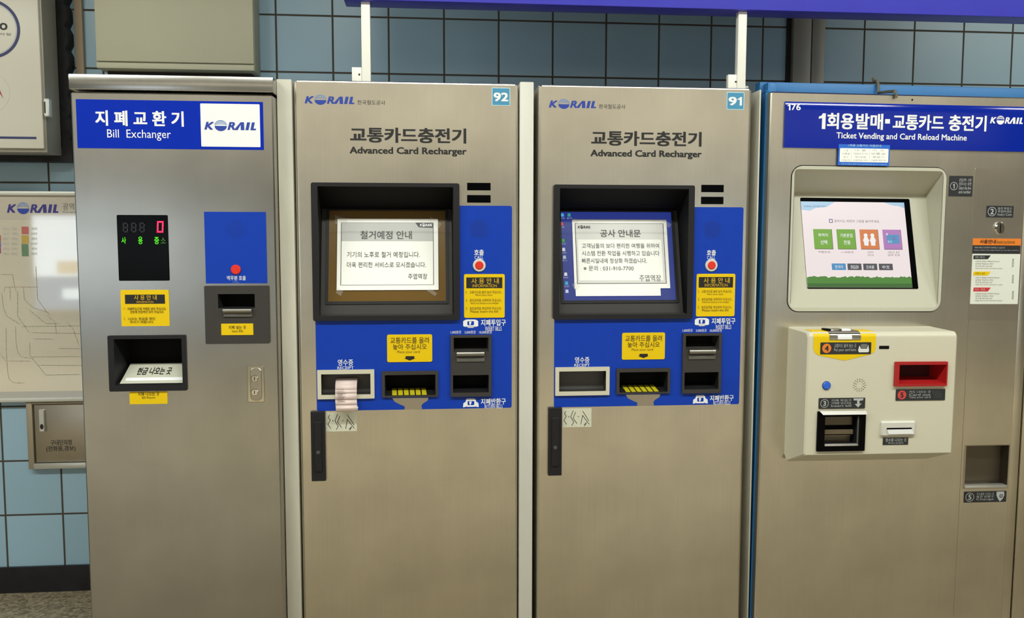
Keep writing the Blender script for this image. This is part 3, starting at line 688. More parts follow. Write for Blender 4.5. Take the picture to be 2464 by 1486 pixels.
# blue call panel
b = MB(F); R = q((491, 509), (640, 510), (643, 681), (496, 682)); b.plate(R, -.0018, 0, BLUE); y = -.0024
sx, sz = F.at(567, 552)
for i in range(-7, 8):
    for j in range(-7, 8):
        if i*i+j*j < 50: b.face([(px_, y, pz_) for px_, pz_ in circ(sx+i*.0042, sz+j*.0042, .0008, 6)], MATS['speaker_hole'])
b.text('역무원 호출', R_(546, 663, 592, 674), y, WHITE, .01); b.text('CALL', R_(560, 676, 576, 680), y, LOGOL)
cp = b.build('call_panel', root, 'blue loudspeaker panel')
b = MB(F); cx, cz = F.at(568, 648); k = .00122; b.cyl(cx, cz, 11.5*k, -.006, -.001, RED, 28, .0015); b.build('call_button', cp, 'red call button')
# banknote unit
b = MB(F); R = q((492, 686), (648, 688), (649, 824), (497, 828)); P = rr(*R, .004)
x0, x1, z0, z1 = R; b.holed((x0+.004, x1-.004, z0+.004, z1-.004), [bill], -.008, BLACKP)
b.ring(P, rr(x0+.004, x1-.004, z0+.004, z1-.004, .0005), -.008, 0, BLACKP)
b.recess(bill, -.008, .05, BLACKD, HOLE, (bill[0]+.012, bill[1]-.004, bill[2]+.004, bill[3]-.004))
bu = b.build('banknote_unit', root, 'black banknote slot unit')
b = MB(F); z_ = F.at(570, 747, -.013)[1]; xl, xr = F.at(537, 747, -.013)[0], F.at(606, 747, -.013)[0]
b.tube([(xl, -.013, z_), (xl+.001, -.013, z_), (xr, -.013, z_)], .007, ROLL, 14); b.box(xl, xr, -.012, -.007, F.at(570, 762, -.012)[1], F.at(570, 753, -.012)[1], MATS['smoked_plastic'], .001); b.build('roller', bu, 'chrome roller')
b = MB(F); R = q((531, 779), (609, 777), (610, 805), (534, 806), y=-.008); b.plate(R, -.009, -.008, YEL, .001); y = -.0095
b.text('지폐 넣는 곳', R_(550, 783, 592, 791, y), y, YINK, .012); b.text('Insert Bills', R_(558, 793, 585, 799, y), y, YINK); b.build('slot_label', bu, 'yellow slot label')
# cash tray
b = MB(F); R = q((258, 807), (446, 806), (450.5, 939), (263, 942), y=-.006); P = rr(*R, .004); b.ring(P, rr(*tray, .0006), -.006, 0, BLACKD)
zm = F.at(360, 873, .07)[1]; zlow = tray[2]
b.recess((tray[0], tray[1], zlow, tray[3]), -.006, .09, BLACKD, HOLE, (tray[0]+.018, tray[1]-.004, zlow+.03, tray[3]-.004))
ct = b.build('cash_tray', root, 'black framed cash tray')
b = MB(F); xl = tray[0]+.010; xr = tray[1]-.002
A = [(xl, .002, zlow+.004), (xr, .002, zlow+.004), (xr, .065, zm), (xl+.012, .065, zm)]
b.face(A, mat('tray_cream', (196, 196, 180), .35))
def on(u, v, off=.0006):
    p = Vector(A[0]).lerp(Vector(A[1]), u).lerp(Vector(A[3]).lerp(Vector(A[2]), u), v); return (p.x, p.y-off, p.z+off)
b.face([on(.06, .12), on(1.0, .12), on(1.0, .28), on(.06, .28)], WHITE)  # painted white stripe for the highlight across the plate
# lettering lying on the sloping plate
tmp = MB(WORLD); tmp.text('현금 나오는 곳', (0, 1, 0, 1), 0, INK, .015)
b.add([on(.19+.57*v.x, .42+.36*v.z, .0009) for v in tmp.v], tmp.f, INK)
b.build('tray_plate', ct, 'cream sloping plate with black lettering')
b = MB(F); R = q((311, 942), (402, 941), (404, 971), (313, 971.5)); b.plate(R, -.001, 0, YEL, .002); y = -.0016
b.text('지폐 나오는 곳', R_(332, 942.5, 384, 951), y, YINK, .012); b.text('Bill Return', R_(342, 953, 374, 958), y, YINK); b.build('tray_label', root, 'yellow label under the cash tray')
# lock plate
b = MB(F); R = q((594, 879), (636, 879), (637, 967), (597, 967)); b.plate(R, -.003, 0, mat('clear_cover', (190, 184, 166), .1, .8), .004, .0015)
lk = b.build('lock_plate', root, 'shiny lock plate')
x0, x1, z0, z1 = R
b = MB(F); b.plate((x0+.009, x1-.007, z0+.006, z1-.006), -.0055, -.003, STEELD, .012, .0015); b.build('lock_escutcheon', lk)
for py in (910, 943):
    b = MB(F); cx, cz = F.at(613, py, -.006); b.cyl(cx, cz, .0105, -.010, -.005, CHROME, 22, .002); b.box(cx-.001, cx+.001, -.0104, -.0098, cz-.005, cz+.005, HOLE); b.build('lock_cylinder', lk)
# scrap on the cap
b = MB(WORLD); bm = bmesh.new(); bmesh.ops.create_icosphere(bm, subdivisions=2, radius=.02)
for v in bm.verts: v.co = Vector((v.co.x*1.5, v.co.y*.8, max(v.co.z, -.3*.02)*.55))*(0.75+.5*random.random())
cx = WORLD.at(572, 181, .1)[0]
for v in bm.verts: v.co += Vector((cx, .1, ztop+.006))
b.take(bm, mat('brown_scrap', (120, 104, 76), .8)); o = b.build('crumpled_scrap'); tag(o, 'small crumpled brown scrap lying on top of the bill exchanger', 'scrap')

# ------------------------------------------------------------------ ticket vending machine (leans a hair to the right)
LEAN = 0.0062
px0 = WORLD.at(1836, 800)[0]; px1 = WORLD.at(2446, 800)[0]
root, F = thing('ticket_machine', 'wide steel ticket machine with touch screen and cream control box', 'ticket vending machine', ((px0+px1)/2, 0, 0), LEAN)
q = lambda *a, y=0.0: F.quad(*a, y)
R_ = lambda x0, y0, x1, y1, y=0.0: F.rect(x0, y0, x1, y1, y)
X0 = (F.at(1855, 225)[0]+F.at(1828, 1100)[0]+F.at(1818, 1400)[0])/3; X1 = (F.at(2468, 255)[0]+F.at(2429, 1100)[0]+F.at(2420, 1480)[0])/3; ZT = (F.at(1860, 221.5)[1]+F.at(2440, 232)[1])/2
bez = q((1904.5, 399), (2276, 404), (2262, 748.5), (1896, 748))
chg = q((2325, 1072), (2428, 1070), (2422, 1172), (2319, 1172))
FX0 = F.at(1836, 600, .03)[0]
_x1 = min((F.M @ Vector((FX0, 0, z_))).x for z_ in (0, ZT))-.014
_x0 = MX1+DX+.003; _b = MB(WORLD); _zt = WORLD.at(1815, 206.5, .13)[1]
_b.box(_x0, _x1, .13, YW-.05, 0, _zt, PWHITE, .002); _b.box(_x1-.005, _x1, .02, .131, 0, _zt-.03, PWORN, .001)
tag(_b.build('filler_panel'), 'shaded narrow white filler panel right of machine 91', 'panel', 'white filler panels between the machines')
b = MB(F)                                                      # painted frame and carcass
b.box(FX0, X0-.0015, .03, .10, .0, ZT+.004, BFRAME, .003)
b.box(FX0, X1+.10, .10, .14, ZT-.02, F.at(2100, 203, .10)[1], BFRAME, .003)
zc = F.at(1860, 196, .05)[1]
b.box(F.at(1848, 200, .06)[0], F.at(1870, 200, .06)[0], .06, .10, ZT-.02, zc, BFRAME, .004)
b.build('frame', root, 'blue painted frame')
b = MB(F); d1 = .66
for P in ([(X0, .05, .03), (X0, d1, .03), (X0, d1, ZT-.01), (X0, .05, ZT-.01)], [(X1+.05, .05, .03), (X1+.05, .05, ZT-.01), (X1+.05, d1, ZT-.01), (X1+.05, d1, .03)], [(X0, .05, ZT-.01), (X0, d1, ZT-.01), (X1+.05, d1, ZT-.01), (X1+.05, .05, ZT-.01)], [(X0, d1, .03), (X1+.05, d1, .03), (X1+.05, d1, ZT-.01), (X0, d1, ZT-.01)]): b.face(P, STEELD)
b.box(X0+.02, X1, .06, .48, .006, .03, GAP); b.build('cabinet', root)
b = MB(F); r = .004
b.holed((X0+r, X1, .05, ZT-r), [(bez[0]+.01, bez[1]-.01, bez[2]+.01, bez[3]-.01), chg], 0, STEEL)
b.face([(X0+r, 0, .05), (X0+r, 0, ZT-r), (X0, r, ZT-r), (X0, r, .05)], STEEL); b.face([(X0, r, .05), (X0, r, ZT-r), (X0, .05, ZT-r), (X0, .05, .05)], STEELD)
b.face([(X0+r, 0, ZT-r), (X1, 0, ZT-r), (X1, r, ZT), (X0+r, r, ZT)], STEEL); b.face([(X0+r, r, ZT), (X1, r, ZT), (X1, .05, ZT), (X0+r, .05, ZT)], STEEL)
b.cyl(*F.at(2195, 240), .003, -.0006, 0, HOLE, 10)
xs_ = F.at(2331, 760)[0]
b.box(xs_-.0007, xs_+.0007, -.0002, .001, F.at(2331, 1480)[1], F.at(2331, 752)[1], mat('seam', (116, 106, 86), .7))
b.build('door', root, 'brushed steel front')
b = MB(F); b.box(X1+.003, X1+.034, .004, .05, .05, ZT-.002, STEEL, .002); b.box(X1+.037, X1+.09, .0, .05, .05, ZT-.002, STEEL, .002); b.build('side_rail', root)
b = MB(F); b.plate((F.at(2340, 600)[0], X1-.003, F.at(2340, 1230)[1], F.at(2340, 405)[1]), -.0012, 0, STEEL, .003) if False else None
CP = q((2344, 405), (2462, 405), (2454, 770), (2330, 770)); b = MB(F); b.plate((CP[0], min(CP[1], X1-.003), CP[2], CP[3]), -.0012, 0, STEELD, .004); b.build('coin_panel', root, 'steel panel around the coin slot')
# header sign
b = MB(F); R = q((1887.5, 248), (2464, 254), (2461, 364.5), (1885.5, 356)); R = (R[0], X1-.002, R[2], R[3])
n = 30; yt_ = lambda t: -.008+(.35*.16*.135*((t-.84)/.16)**2/2 if t > .84 else 0); yb = lambda i: yt_(i/n)
for i in range(n):                                             # slightly bowed sheet
    a0 = R[2]+(R[3]-R[2])*i/n; a1 = R[2]+(R[3]-R[2])*(i+1)/n
    b.face([(R[0], yb(i), a0), (R[1], yb(i), a0), (R[1], yb(i+1), a1), (R[0], yb(i+1), a1)], SIGNN)
for xx in (R[0], R[1]):
    b.face([(xx, yb(i), R[2]+(R[3]-R[2])*i/n) for i in range(n+1)]+[(xx, 0, R[3]), (xx, 0, R[2])], SIGNN)
b.face([(R[0], yb(n), R[3]), (R[1], yb(n), R[3]), (R[1], 0, R[3]), (R[0], 0, R[3])], SIGNN); b.face([(R[0], yb(0), R[2]), (R[0], 0, R[2]), (R[1], 0, R[2]), (R[1], yb(0), R[2])], SIGNN)
y = -.0008; HS = R
b.warp = lambda p: Vector((p.x, p.y+yt_((p.z-HS[2])/(HS[3]-HS[2])), p.z))
b.text('76', R_(1902, 250.5, 1924, 266, y), y, WHITE, .02); b.one(R_(1893, 250.5, 1899.5, 266, y), y, WHITE)
for t_, x0_, x1_, oy in (('회용', 1988, 2051, 1), ('발매', 2057, 2121, 2), ('교통카드', 2146, 2267, 4), ('충전기', 2280, 2369, 6)): b.text(t_, R_(x0_, 271+oy, x1_, 311+oy, y), y, WHITE, .03)
b.one(R_(1968, 273, 1983, 311, y), y, WHITE)
b.plate(R_(2127, 287, 2138, 298, y), y, y+.0005, WHITE)
b.text('Ticket Vending and Card Reload Machine', R_(2010, 318.5, 2322, 343.5, y), y, WHITE, .018)
b.logo(R_(2379, 282, 2457, 299, y), y, WHITE)
b.build('header_sign', root, 'blue header sign')
# fare sticker
b = MB(F); R = q((2018, 346.5), (2141, 349), (2139, 399), (2016, 397.5), y=-.008); b.plate(R, -.0095, -.0065, mat('fare_blue', (34, 104, 208), .4)); y = -.0101
b.plate(R_(2021.5, 356, 2137, 391, y), y, y+.0004, PAPER, .003); y -= .0005
b.text('1회용 교통카드 이용안내', R_(2042, 346.5, 2120, 353.5, y), y, TEALB)
for c, (xa, xb) in enumerate(((2026, 2045), (2053, 2088), (2096, 2131))):
    for l, t_ in enumerate((('구 분', '내 용', '비 고'), ('어른용', '기본운임 및 거리', '보증금'), ('할 인', '우대권', '환급기'), ('어린이', '초등학생 이하', '신분증 확인 후'))):
        b.text(t_[c], R_(xa+(4 if l in (0, 2) else 0), 359+l*8, xb-(4 if l in (0, 2) else 0), 364+l*8, y), y, GREYP)
for xv in (2048.5, 2092.5): b.strip([F.at(xv, 358, y), F.at(xv, 390, y)], .0005, y, GREYP)
b.text('이용 후 보증금 환급기에서 보증금을 환급 받으시기 바랍니다', R_(2024, 393, 2134, 397, y), y, TEALB)
b.build('fare_sticker', root, 'blue and white fare sticker')
# cream monitor surround with leaning screen
b = MB(F); RO = .034
vis = (bez[0]+.006, bez[1]-.010, bez[2]+.012, bez[3]-.010)
b.ring(rr(*bez, RO, 8), rr(*vis, .014, 8), -.004, 0, CREAM2)
P = rr(bez[0]-.003, bez[1]+.003, bez[2]-.003, bez[3]+.003, RO+.003, 8); b.ring(P, rr(*bez, RO, 8), -.0006, 0, GAP)
TA = math.radians(15.0); T = F.tilt(0, -.003, vis[2]+.001, TA)
ztp = T.at(2070, 466)[1]
def tp(x, z): v = T.M @ Vector((x, 0, z)); return tuple(F.I @ v)
o4 = [(vis[0], -.004, vis[2]), (vis[1], -.004, vis[2]), (vis[1], -.004, vis[3]), (vis[0], -.004, vis[3])]
bk = [tp(vis[0], 0), tp(vis[1], 0), tp(vis[1], ztp), tp(vis[0], ztp)]
for i in range(4): j = (i+1) % 4; b.face([o4[i], o4[j], bk[j], bk[i]], CREAM2)
b.face(bk, CREAM2)
mon = b.build('monitor_surround', root, 'cream monitor surround')
b = MB(T); fr_ = T.quad((1925.5, 475), (2189, 479), (2208, 694), (1942, 695)); sc = T.quad((1928, 484.5), (2176, 488), (2193, 691.5), (1940.5, 691.5))
b.plate(fr_, -.0012, 0, GLOSSK, .004); b.build('screen_border', mon, 'black screen border')
b = MB(T); y = -.0022; b.plate(sc, y, -.001, scr('pink_white', (252, 238, 238), .88)); x0, x1, z0, z1 = sc; w = x1-x0; h = z1-z0
U = lambda u, v: (x0+u*w, z1-v*h)
def ur(u0, v0, u1, v1): a = U(u0, v0); c = U(u1, v1); return (a[0], c[0], c[1], a[1])
y -= .0004
SKY = scr('sky', (176, 214, 240), .85)
for pts in (((0, 0), (.33, 0), (.28, .035), (.25, .06), (.14, .075), (.08, .11), (0, .10)), ((.80, 0), (1, 0), (1, .07), (.95, .045), (.88, .035))): b.face([(U(*p)[0], y, U(*p)[1]) for p in pts], SKY)
GR1 = scr('grass', (76, 146, 44), .75); GR2 = scr('grass_dark', (50, 112, 30), .75)
P = [U(0, 1), U(1, 1)]; k = 60
for i in range(k+1): P.append(U(1-i/k, .868+(.022*random.random())))
b.face([(p[0], y, p[1]) for p in P], GR1); b.plate(ur(0, .955, 1, 1), y-.0003, y, GR2); y -= .0006
b.text('KORAIL 한국철도공사', ur(.025, .045, .235, .07), y, scr('logo', (60, 120, 180), .7))
TXT = scr('text', (120, 100, 110), .5); SWH = scr('white', (250, 250, 250), .9)
b.ring(rr(*ur(.255, .205, .29, .25), .001), rr(*ur(.262, .215, .283, .242), .0005), y, y, scr('icon_violet', (110, 110, 170), .6))
b.text('원하시는 화면의 그림을 눌러주세요.', ur(.305, .212, .745, .245), y, TXT)
for i, c in enumerate(((122, 186, 40), (122, 186, 40), (240, 134, 66), (196, 130, 206))):
    u = .095+.222*i; R = ur(u, .325, u+.175, .555); b.plate((R[0]+.001, R[1]+.0016, R[2]-.0016, R[3]), y+.0003, y+.0005, TXT); b.plate(R, y, y+.0002, scr('tile_%d' % i, c, .75), .001)
    if i == 0: b.text('목적지', ur(u+.045, .375, u+.135, .415), y-.0004, SWH, .01); b.text('선택', ur(u+.06, .455, u+.125, .505), y-.0004, SWH, .01)
    if i == 1: b.text('기본운임', ur(u+.03, .375, u+.15, .42), y-.0004, SWH, .01); b.text('전용', ur(u+.06, .455, u+.125, .505), y-.0004, SWH, .01)
    if i == 2:
        for uu in (.055, .12):
            cx, cz = U(u+uu, .395); b.face([(p[0], y-.0004, p[1]) for p in circ(cx, cz, .0065, 16)], SWH)
            b.face([(U(u+uu+a, v)[0], y-.0004, U(u+uu+a, v)[1]) for a, v in ((-.013, .41), (.013, .41), (.03, .455), (.022, .475), (.02, .515), (-.02, .515), (-.022, .475), (-.03, .455))], SWH)
    if i == 3:
        b.plate(ur(u+.035, .385, u+.155, .49), y-.0004, y-.0002, scr('card', (76, 160, 214), .75), .003); b.text('+', ur(u+.03, .365, u+.05, .395), y-.0006, SWH, .03); b.text('충전', ur(u+.04, .455, u+.08, .48), y-.0006, SWH)
        b.text('$', ur(u+.09, .405, u+.12, .45), y-.0006, scr('coin', (150, 110, 190), .7))
    for l, t_ in enumerate((('역별운임',), ('1,150원권',), ('어린이', '청소년'), ('교통카드 충전', '금액 조회'))[i]): b.text(t_, ur(u+.03 if i != 2 else u+.06, .58+l*.032, u+.145 if i != 2 else u+.115, .605+l*.032), y, TXT)
for i, (c, t_) in enumerate((((72, 160, 222), '한국어'), ((74, 74, 84), 'ENGLISH'), ((70, 70, 82), '日本語'), ((66, 68, 82), '中文'))):
    u = .245+.15*i; b.plate(ur(u, .725, u+.133, .80), y, y+.0002, scr('lang_%d' % min(i, 1), c, .7)); b.text(t_, ur(u+.03, .745, u+.103, .785), y-.0004, SWH)
b.build('screen', mon, 'lit touch screen with coloured buttons')
# labels 1 and 2, coin slot, instruction sheet
def klabel(name, R, y0, num, lines, parent, lab, icon=None, disc=None):
    b = MB(F); b.plate(R, y0-.001, y0, LABK, .002); x0, x1, z0, z1 = R; w = x1-x0; h = z1-z0; y = y0-.0016
    e = min(h*.40, w*.16)
    if num:
        cx, cz = x0+w*.02+e*1.15, (z0+z1)/2
        if disc: b.face([(p[0], y+.0003, p[1]) for p in circ(cx, cz, e, 22)], disc)
        else: b.ring(circ(cx, cz, e, 22), circ(cx, cz, e*.88, 22), y, y, LABW)
        if num == '1': b.one((cx-e*.28, cx+e*.18, cz-e*.6, cz+e*.6), y-.0002, LABW)
        else: b.text(num, (cx-e*.6, cx+e*.6, cz-e*.6, cz+e*.6), y-.0002, LABK if disc else LABW, .03, keep=True)
    tx0 = x0+w*.08+2.1*e if num else x0+w*.1; tx1 = x0+w*(.70 if icon else .93)
    hh = h*.76/len(lines)
    for i, t_ in enumerate(lines): b.text(t_, (tx0, tx1, z1-h*.12-hh*(i+.85), z1-h*.12-hh*i), y, LABW)
    ix0, ix1 = x0+w*.74, x0+w*.96; V = lambda a, c: (ix0+(ix1-ix0)*a, y, z0+h*c)
    if icon == 'down': b.face([V(0, .95), V(1, .95), V(.95, .75), V(.62, .72), V(.62, .42), V(.85, .5), V(.5, .08), V(.15, .42), V(.38, .42), V(.38, .75), V(.05, .75)], LABW)
    if icon == 'card': b.face([V(0, .3), V(.12, .75), V(.25, .45), V(.8, .45), V(.9, .8), V(1, .25), V(.9, .15), V(.1, .15)], mat('pale_grey_print', (220, 222, 220), .5)); b.plate((V(.25, 0)[0], V(.8, 0)[0], z0+h*.5, z0+h*.85), y, y+.0003, INKG)
    if icon == 'cup': b.face([V(.1, .95), V(.9, .95), V(.95, .6), V(.75, .25), V(.5, .05), V(.3, .25), V(.1, .6)], LABW); b.ring([(p[0], p[1]) for p in circ(V(.6, 0)[0], z0+h*.55, h*.16, 14)], circ(V(.6, 0)[0], z0+h*.55, h*.09, 14), y-.0003, y-.0003, LABK)
    if icon == 'hatch':
        for i in range(5): b.strip([(ix0+i*(ix1-ix0)/6, z1-h*.15), (ix0+(i+1.3)*(ix1-ix0)/6, z0+h*.2)], .0006, y, INKG)
    return b.build(name, parent, lab)
klabel('step_label', q((2284, 422), (2341, 424), (2339, 473), (2282, 472)), 0, '1', ('운임선택 · 수량', '원하시는 화면', 'Select the fare', 'and number'), root, 'black label with circled 1')
klabel('step_label', q((2373, 495), (2438, 495), (2437, 523), (2372, 523)), -.0012, '2', ('동전 투입구', '투입하세요', 'Insert Coin'), root, 'black label with circled 2')
b = MB(F); cx, cz = F.at(2403, 549); k = .00125; b.cyl(cx, cz, 13.5*k, -.009, 0, CHROME, 28, .004, 17*k); b.cyl(cx, cz, 8*k, -.0092, -.008, CHROME, 20, .0, 11*k); b.box(cx-.0012, cx+.0012, -.0102, -.009, cz-11*k, cz+10*k, HOLE); b.build('coin_slot', root, 'chrome coin slot')
b = MB(F); y = -.0012-.001
b.plate(R_(2340.5, 573, 2455, 591), y, -.001, ORANGE, .001); b.plate(q((2340, 590), (2454, 590), (2453, 610), (2339, 610)), y, -.001, LABK)
R = q((2339, 610), (2453, 611), (2449, 731), (2333.5, 731)); b.plate(R, y, -.001, mat('sheet_white', (222, 224, 214), .5), .002); y -= .0006
b.text('사용안내', R_(2358, 576, 2396, 586, y), y, INK, .02); b.text('Instructions', R_(2399, 577, 2442, 586, y), y, YINK)
b.text('역에서 빠르고 편리하게 이용하실 수 있습니다', R_(2345, 593, 2418, 598, y), y, LABW); b.text('Please follow the steps below to use this machine', R_(2344, 600, 2451, 604, y), y, LABW)
for yy, m, t_ in ((614, LABK, '1회용 교통카드'), (653, YEL, '교통카드 충전'), (691.5, mat('red_print', (200, 44, 52), .5), '취소 · 환불')):
    P = [F.at(*p, y) for p in ((2343, yy), (2384, yy), (2377, yy+9), (2342, yy+9))]; b.prism(P, y-.0002, y+.0004, m); b.text(t_, R_(2346, yy+2, 2370, yy+7, y), y-.0005, YINK if m == YEL else LABW)
    for l, t2 in enumerate(('이용하실 화면을 선택하여 주십시오', '금액을 투입하고 확인', '카드를 받으십시오', 'Select the screen and insert money')): b.text(t2, R_(2347, yy+13+l*5.6, (2405, 2390, 2388, 2412)[l], yy+16.6+l*5.6, y), y, INKG)
    cx, cz = F.at(2440-yy*.004, yy+18, y); m2 = INKG
    for j in range(4): b.ring(circ(cx, cz-(j-1.5)*.007, .0028, 10), circ(cx, cz-(j-1.5)*.007, .0014, 10), y, y, m2)
b.build('instruction_sheet', root, 'instruction sheet with orange heading')
# control box
D = -.145
bx = q((1944, 800), (2305.5, 800), (2291, 1090), (1935, 1098), y=D)
zt0 = F.at(2100, 783, 0)[1]; bz0 = F.at(1897, 1108)[1]
red = q((2161.5, 877), (2275.5, 875.5), (2272, 921), (2160, 923), y=D); blk = q((1983, 1001), (2067, 1001), (2066, 1071), (1982, 1072), y=D)
b = MB(F); rb = .014; n = 5
prof = [(0, bx[3]+.004), (D+rb, bx[3]+.002)]+[(D+rb-rb*math.sin(math.pi/2*i/n), bx[3]-rb+rb*math.cos(math.pi/2*i/n)+.002*(1-i/n)) for i in range(1, n+1)]
low = [(D, bx[2]+.004), (D+.004, bx[2]), (-.02, bz0+.004), (0, bz0+.02)]
full = prof+low; xa, xb = bx[0], bx[1]; rs = .005
hl = [red, blk]
for (ya, za), (yb_, zb_) in zip(full, full[1:]):
    if abs(ya-D) < 1e-6 and abs(yb_-D) < 1e-6: b.holed((xa+rs, xb-rs, zb_, za), hl, D, CREAM)
    else: b.face([(xa+rs, yb_, zb_), (xb-rs, yb_, zb_), (xb-rs, ya, za), (xa+rs, ya, za)], CREAM)
cyc = sum(p[0] for p in full)/len(full); czc = sum(p[1] for p in full)/len(full)
inn = [(y_+(.004 if y_ < -.05 else 0)*1.0, z_-.004 if z_ > czc else z_+.004) for y_, z_ in full]
for xe, xi, sg in ((xa, xa+rs, -1), (xb, xb-rs, 1)):
    for i in range(len(full)-1):
        f = [(xi, *full[i+1]), (xe, *inn[i+1]), (xe, *inn[i]), (xi, *full[i])]; b.face(f, CREAM)
    b.face([(xe, *p) for p in inn], CREAM)
cb = b.build('control_box', root, 'cream control box')
zc_ = bx[3]
# yellow surround of the ticket outlet, wrapping over the top edge
b = MB(F); e = .0007
def wrap(pz):   # point of the box skin: pz = (x, s) with s<0 down the front, s>0 back over the top
    x, s_ = pz
    if s_ <= 0: return (x, D-e, bx[3]-rb+s_)
    L = math.pi/2*rb
    if s_ < L: a = s_/rb; return (x, D+rb-(rb+e)*math.cos(a), bx[3]-rb+(rb+e)*math.sin(a))
    return (x, D+rb+(s_-L), bx[3]+e+.0022)
zf = lambda py: F.at(2030, py, D)[1]-(bx[3]-rb)
xf = lambda px: F.at(px, 830, D)[0]
xs = [1957, 1990, 2076, 2107]
L = math.pi/2*rb
def band(xl, xr, s0, s1, m):
    k = 10
    for i in range(k):
        a = s0+(s1-s0)*i/k; c = s0+(s1-s0)*(i+1)/k
        b.face([wrap((xl, a)), wrap((xr, a)), wrap((xr, c)), wrap((xl, c))], m)
band(xf(1957), xf(2107), zf(838), 0, YEL); band(xf(1957), xf(2107), 0, L, YEL); band(xf(1957), xf(2107), L, L+.10, YEL)
b.face([wrap((xf(x_), zf(y_))) for x_, y_ in ((1957, 838), (1961, 848), (1970, 854), (2033, 867), (2096, 852), (2105, 846), (2107, 838))], YEL)
ys = b.build('outlet_surround', cb, 'yellow surround of the ticket outlet')
b = MB(F); e = .0022
band(xf(1995), xf(2070), zf(817), 0, CHROME); band(xf(1995), xf(2070), 0, L, CHROME); band(xf(1995), xf(2070), L, L+.045, CHROME); e = .004
band(xf(2014), xf(2048), zf(815.5), L*.25, WHITE); zq = bx[3]+.004
b.box(xf(2004), xf(2036), D+.03, D+.055, zq-.002, zq+.005, CHROME, .002); b.box(xf(1996), xf(2008), D+.025, D+.06, zq-.002, zq+.005, GLOSSK, .002); b.box(xf(2036), xf(2058), D+.03, D+.055, zq-.002, zq+.004, WHITE, .002)
b.build('ticket_outlet', cb, 'chrome ticket outlet')
yb0 = D
klabel('step_label', q((1973, 824), (2096, 822), (2095, 850.5), (1974, 852), y=D), D-.0008, '4', ('교통카드 올려 놓는 곳', 'Put your card here'), cb, 'black label with orange 4', 'card', ORANGE)
b = MB(F); b.plate(R_(2115.5, 831.5, 2139, 839, D), D-.0008, D+.001, HOLE, .001); b.build('sensor_slot', cb, 'small black slot')
b = MB(F); cx, cz = F.at(1988.5, 927, D); b.cyl(cx, cz, .0135, D-.001, D, mat('button_ring', (60, 62, 70), .4), 26); b.cyl(cx, cz, .012, D-.005, D, BUTB, 26, .002); b.build('call_button', cb, 'round blue button')
b = MB(F); cx, cz = F.at(2068, 926, D)
for rad, nn, off in ((.016, 16, 0), (.010, 10, .3)):
    for i in range(nn):
        a = 2*math.pi*i/nn+off; b.strip([(cx+rad*math.cos(a), cz+rad*math.sin(a)), (cx+(rad+.0045)*math.cos(a), cz+(rad+.0045)*math.sin(a))], .0012, D-.0006, YINK)
b.build('speaker_grille', cb, 'star of small speaker slits')
RR = q((2155, 871), (2281.5, 869), (2279, 928), (2153, 930), y=D-.008); b = MB(F); b.ring(rr(*RR, .002), rr(*red, .0006), D-.008, D, REDB, D)
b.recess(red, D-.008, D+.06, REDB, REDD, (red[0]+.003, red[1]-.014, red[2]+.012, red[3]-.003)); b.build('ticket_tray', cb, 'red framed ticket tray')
klabel('step_label', q((2155, 937), (2274, 934), (2273, 961), (2155, 964), y=D), D-.0008, '5', ('카드 나오는 곳', 'Card out', 'Take your card'), cb, 'black label with red disc 5', 'hatch', mat('red_disc', (206, 66, 62), .5))
klabel('step_label', q((1969, 957), (2081, 956), (2081, 981), (1970, 983), y=D), D-.0008, '3', ('지폐 투입구', '지폐를 넣으세요', 'Insert bill'), cb, 'black label with circled 3', 'down')
RR = q((1967, 990), (2083.5, 988), (2081.5, 1084), (1967, 1086), y=D-.006); b = MB(F); b.ring(rr(*RR, .002), rr(*blk, .0005), D-.006, D, GLOSSK, D)
b.recess(blk, D-.006, D+.05, BLACKD, HOLE, (blk[0]+.004, blk[1]-.008, blk[2]+.006, blk[3]-.004)); bu = b.build('banknote_inlet', cb, 'black banknote inlet')
b = MB(F); z1_ = F.at(2020, 989, D-.012)[1]; b.face([(RR[0]+.004, D-.007, z1_), (RR[1]-.001, D-.007, z1_), (RR[1]-.001, D-.015, z1_-.010), (RR[0]+.012, D-.015, z1_-.010)], ROLL); b.face([(RR[0]+.012, D-.015, z1_-.010), (RR[1]-.001, D-.015, z1_-.010), (RR[1]-.001, D-.006, z1_-.012), (RR[0]+.012, D-.006, z1_-.012)], ROLL); b.build('inlet_hood', bu, 'steel hood')
b = MB(F); SM = mat('smoked_clear', (96, 84, 66), .15); x0, x1, z0, z1 = blk
for c0, c1, yy in ((.66, .96, .02), (.36, .52, .012), (.06, .28, .03)): b.plate((x0+.003, x1-.012, z0+(z1-z0)*c0, z0+(z1-z0)*c1), D+yy, D+yy+.002, SM, .001)
b.box(x0+.002, x1-.002, D-.005, D+.004, z0-.002, z0+.006, ALU, .0015); b.box(x1-.006, x1-.003, D-.005, D+.002, z0, z1, MATS['smoked_plastic'], .001); b.build('inlet_flap', bu, 'smoked plastic flaps')
RR = q((2119.5, 1013), (2203.5, 1013), (2202, 1049), (2120.5, 1049), y=D-.006); b = MB(F); b.plate(RR, D-.008, D, PWHITE, .004, .004); y = D-.0086
b.plate(R_(2134, 1029, 2194, 1033, D-.0086), y, D-.007, HOLE); b.prism([F.at(*p, y) for p in ((2134, 1033), (2194, 1032), (2198, 1043), (2138, 1044))], D-.0105, D-.007, WHITE); b.build('card_return_slot', cb, 'white card slot')
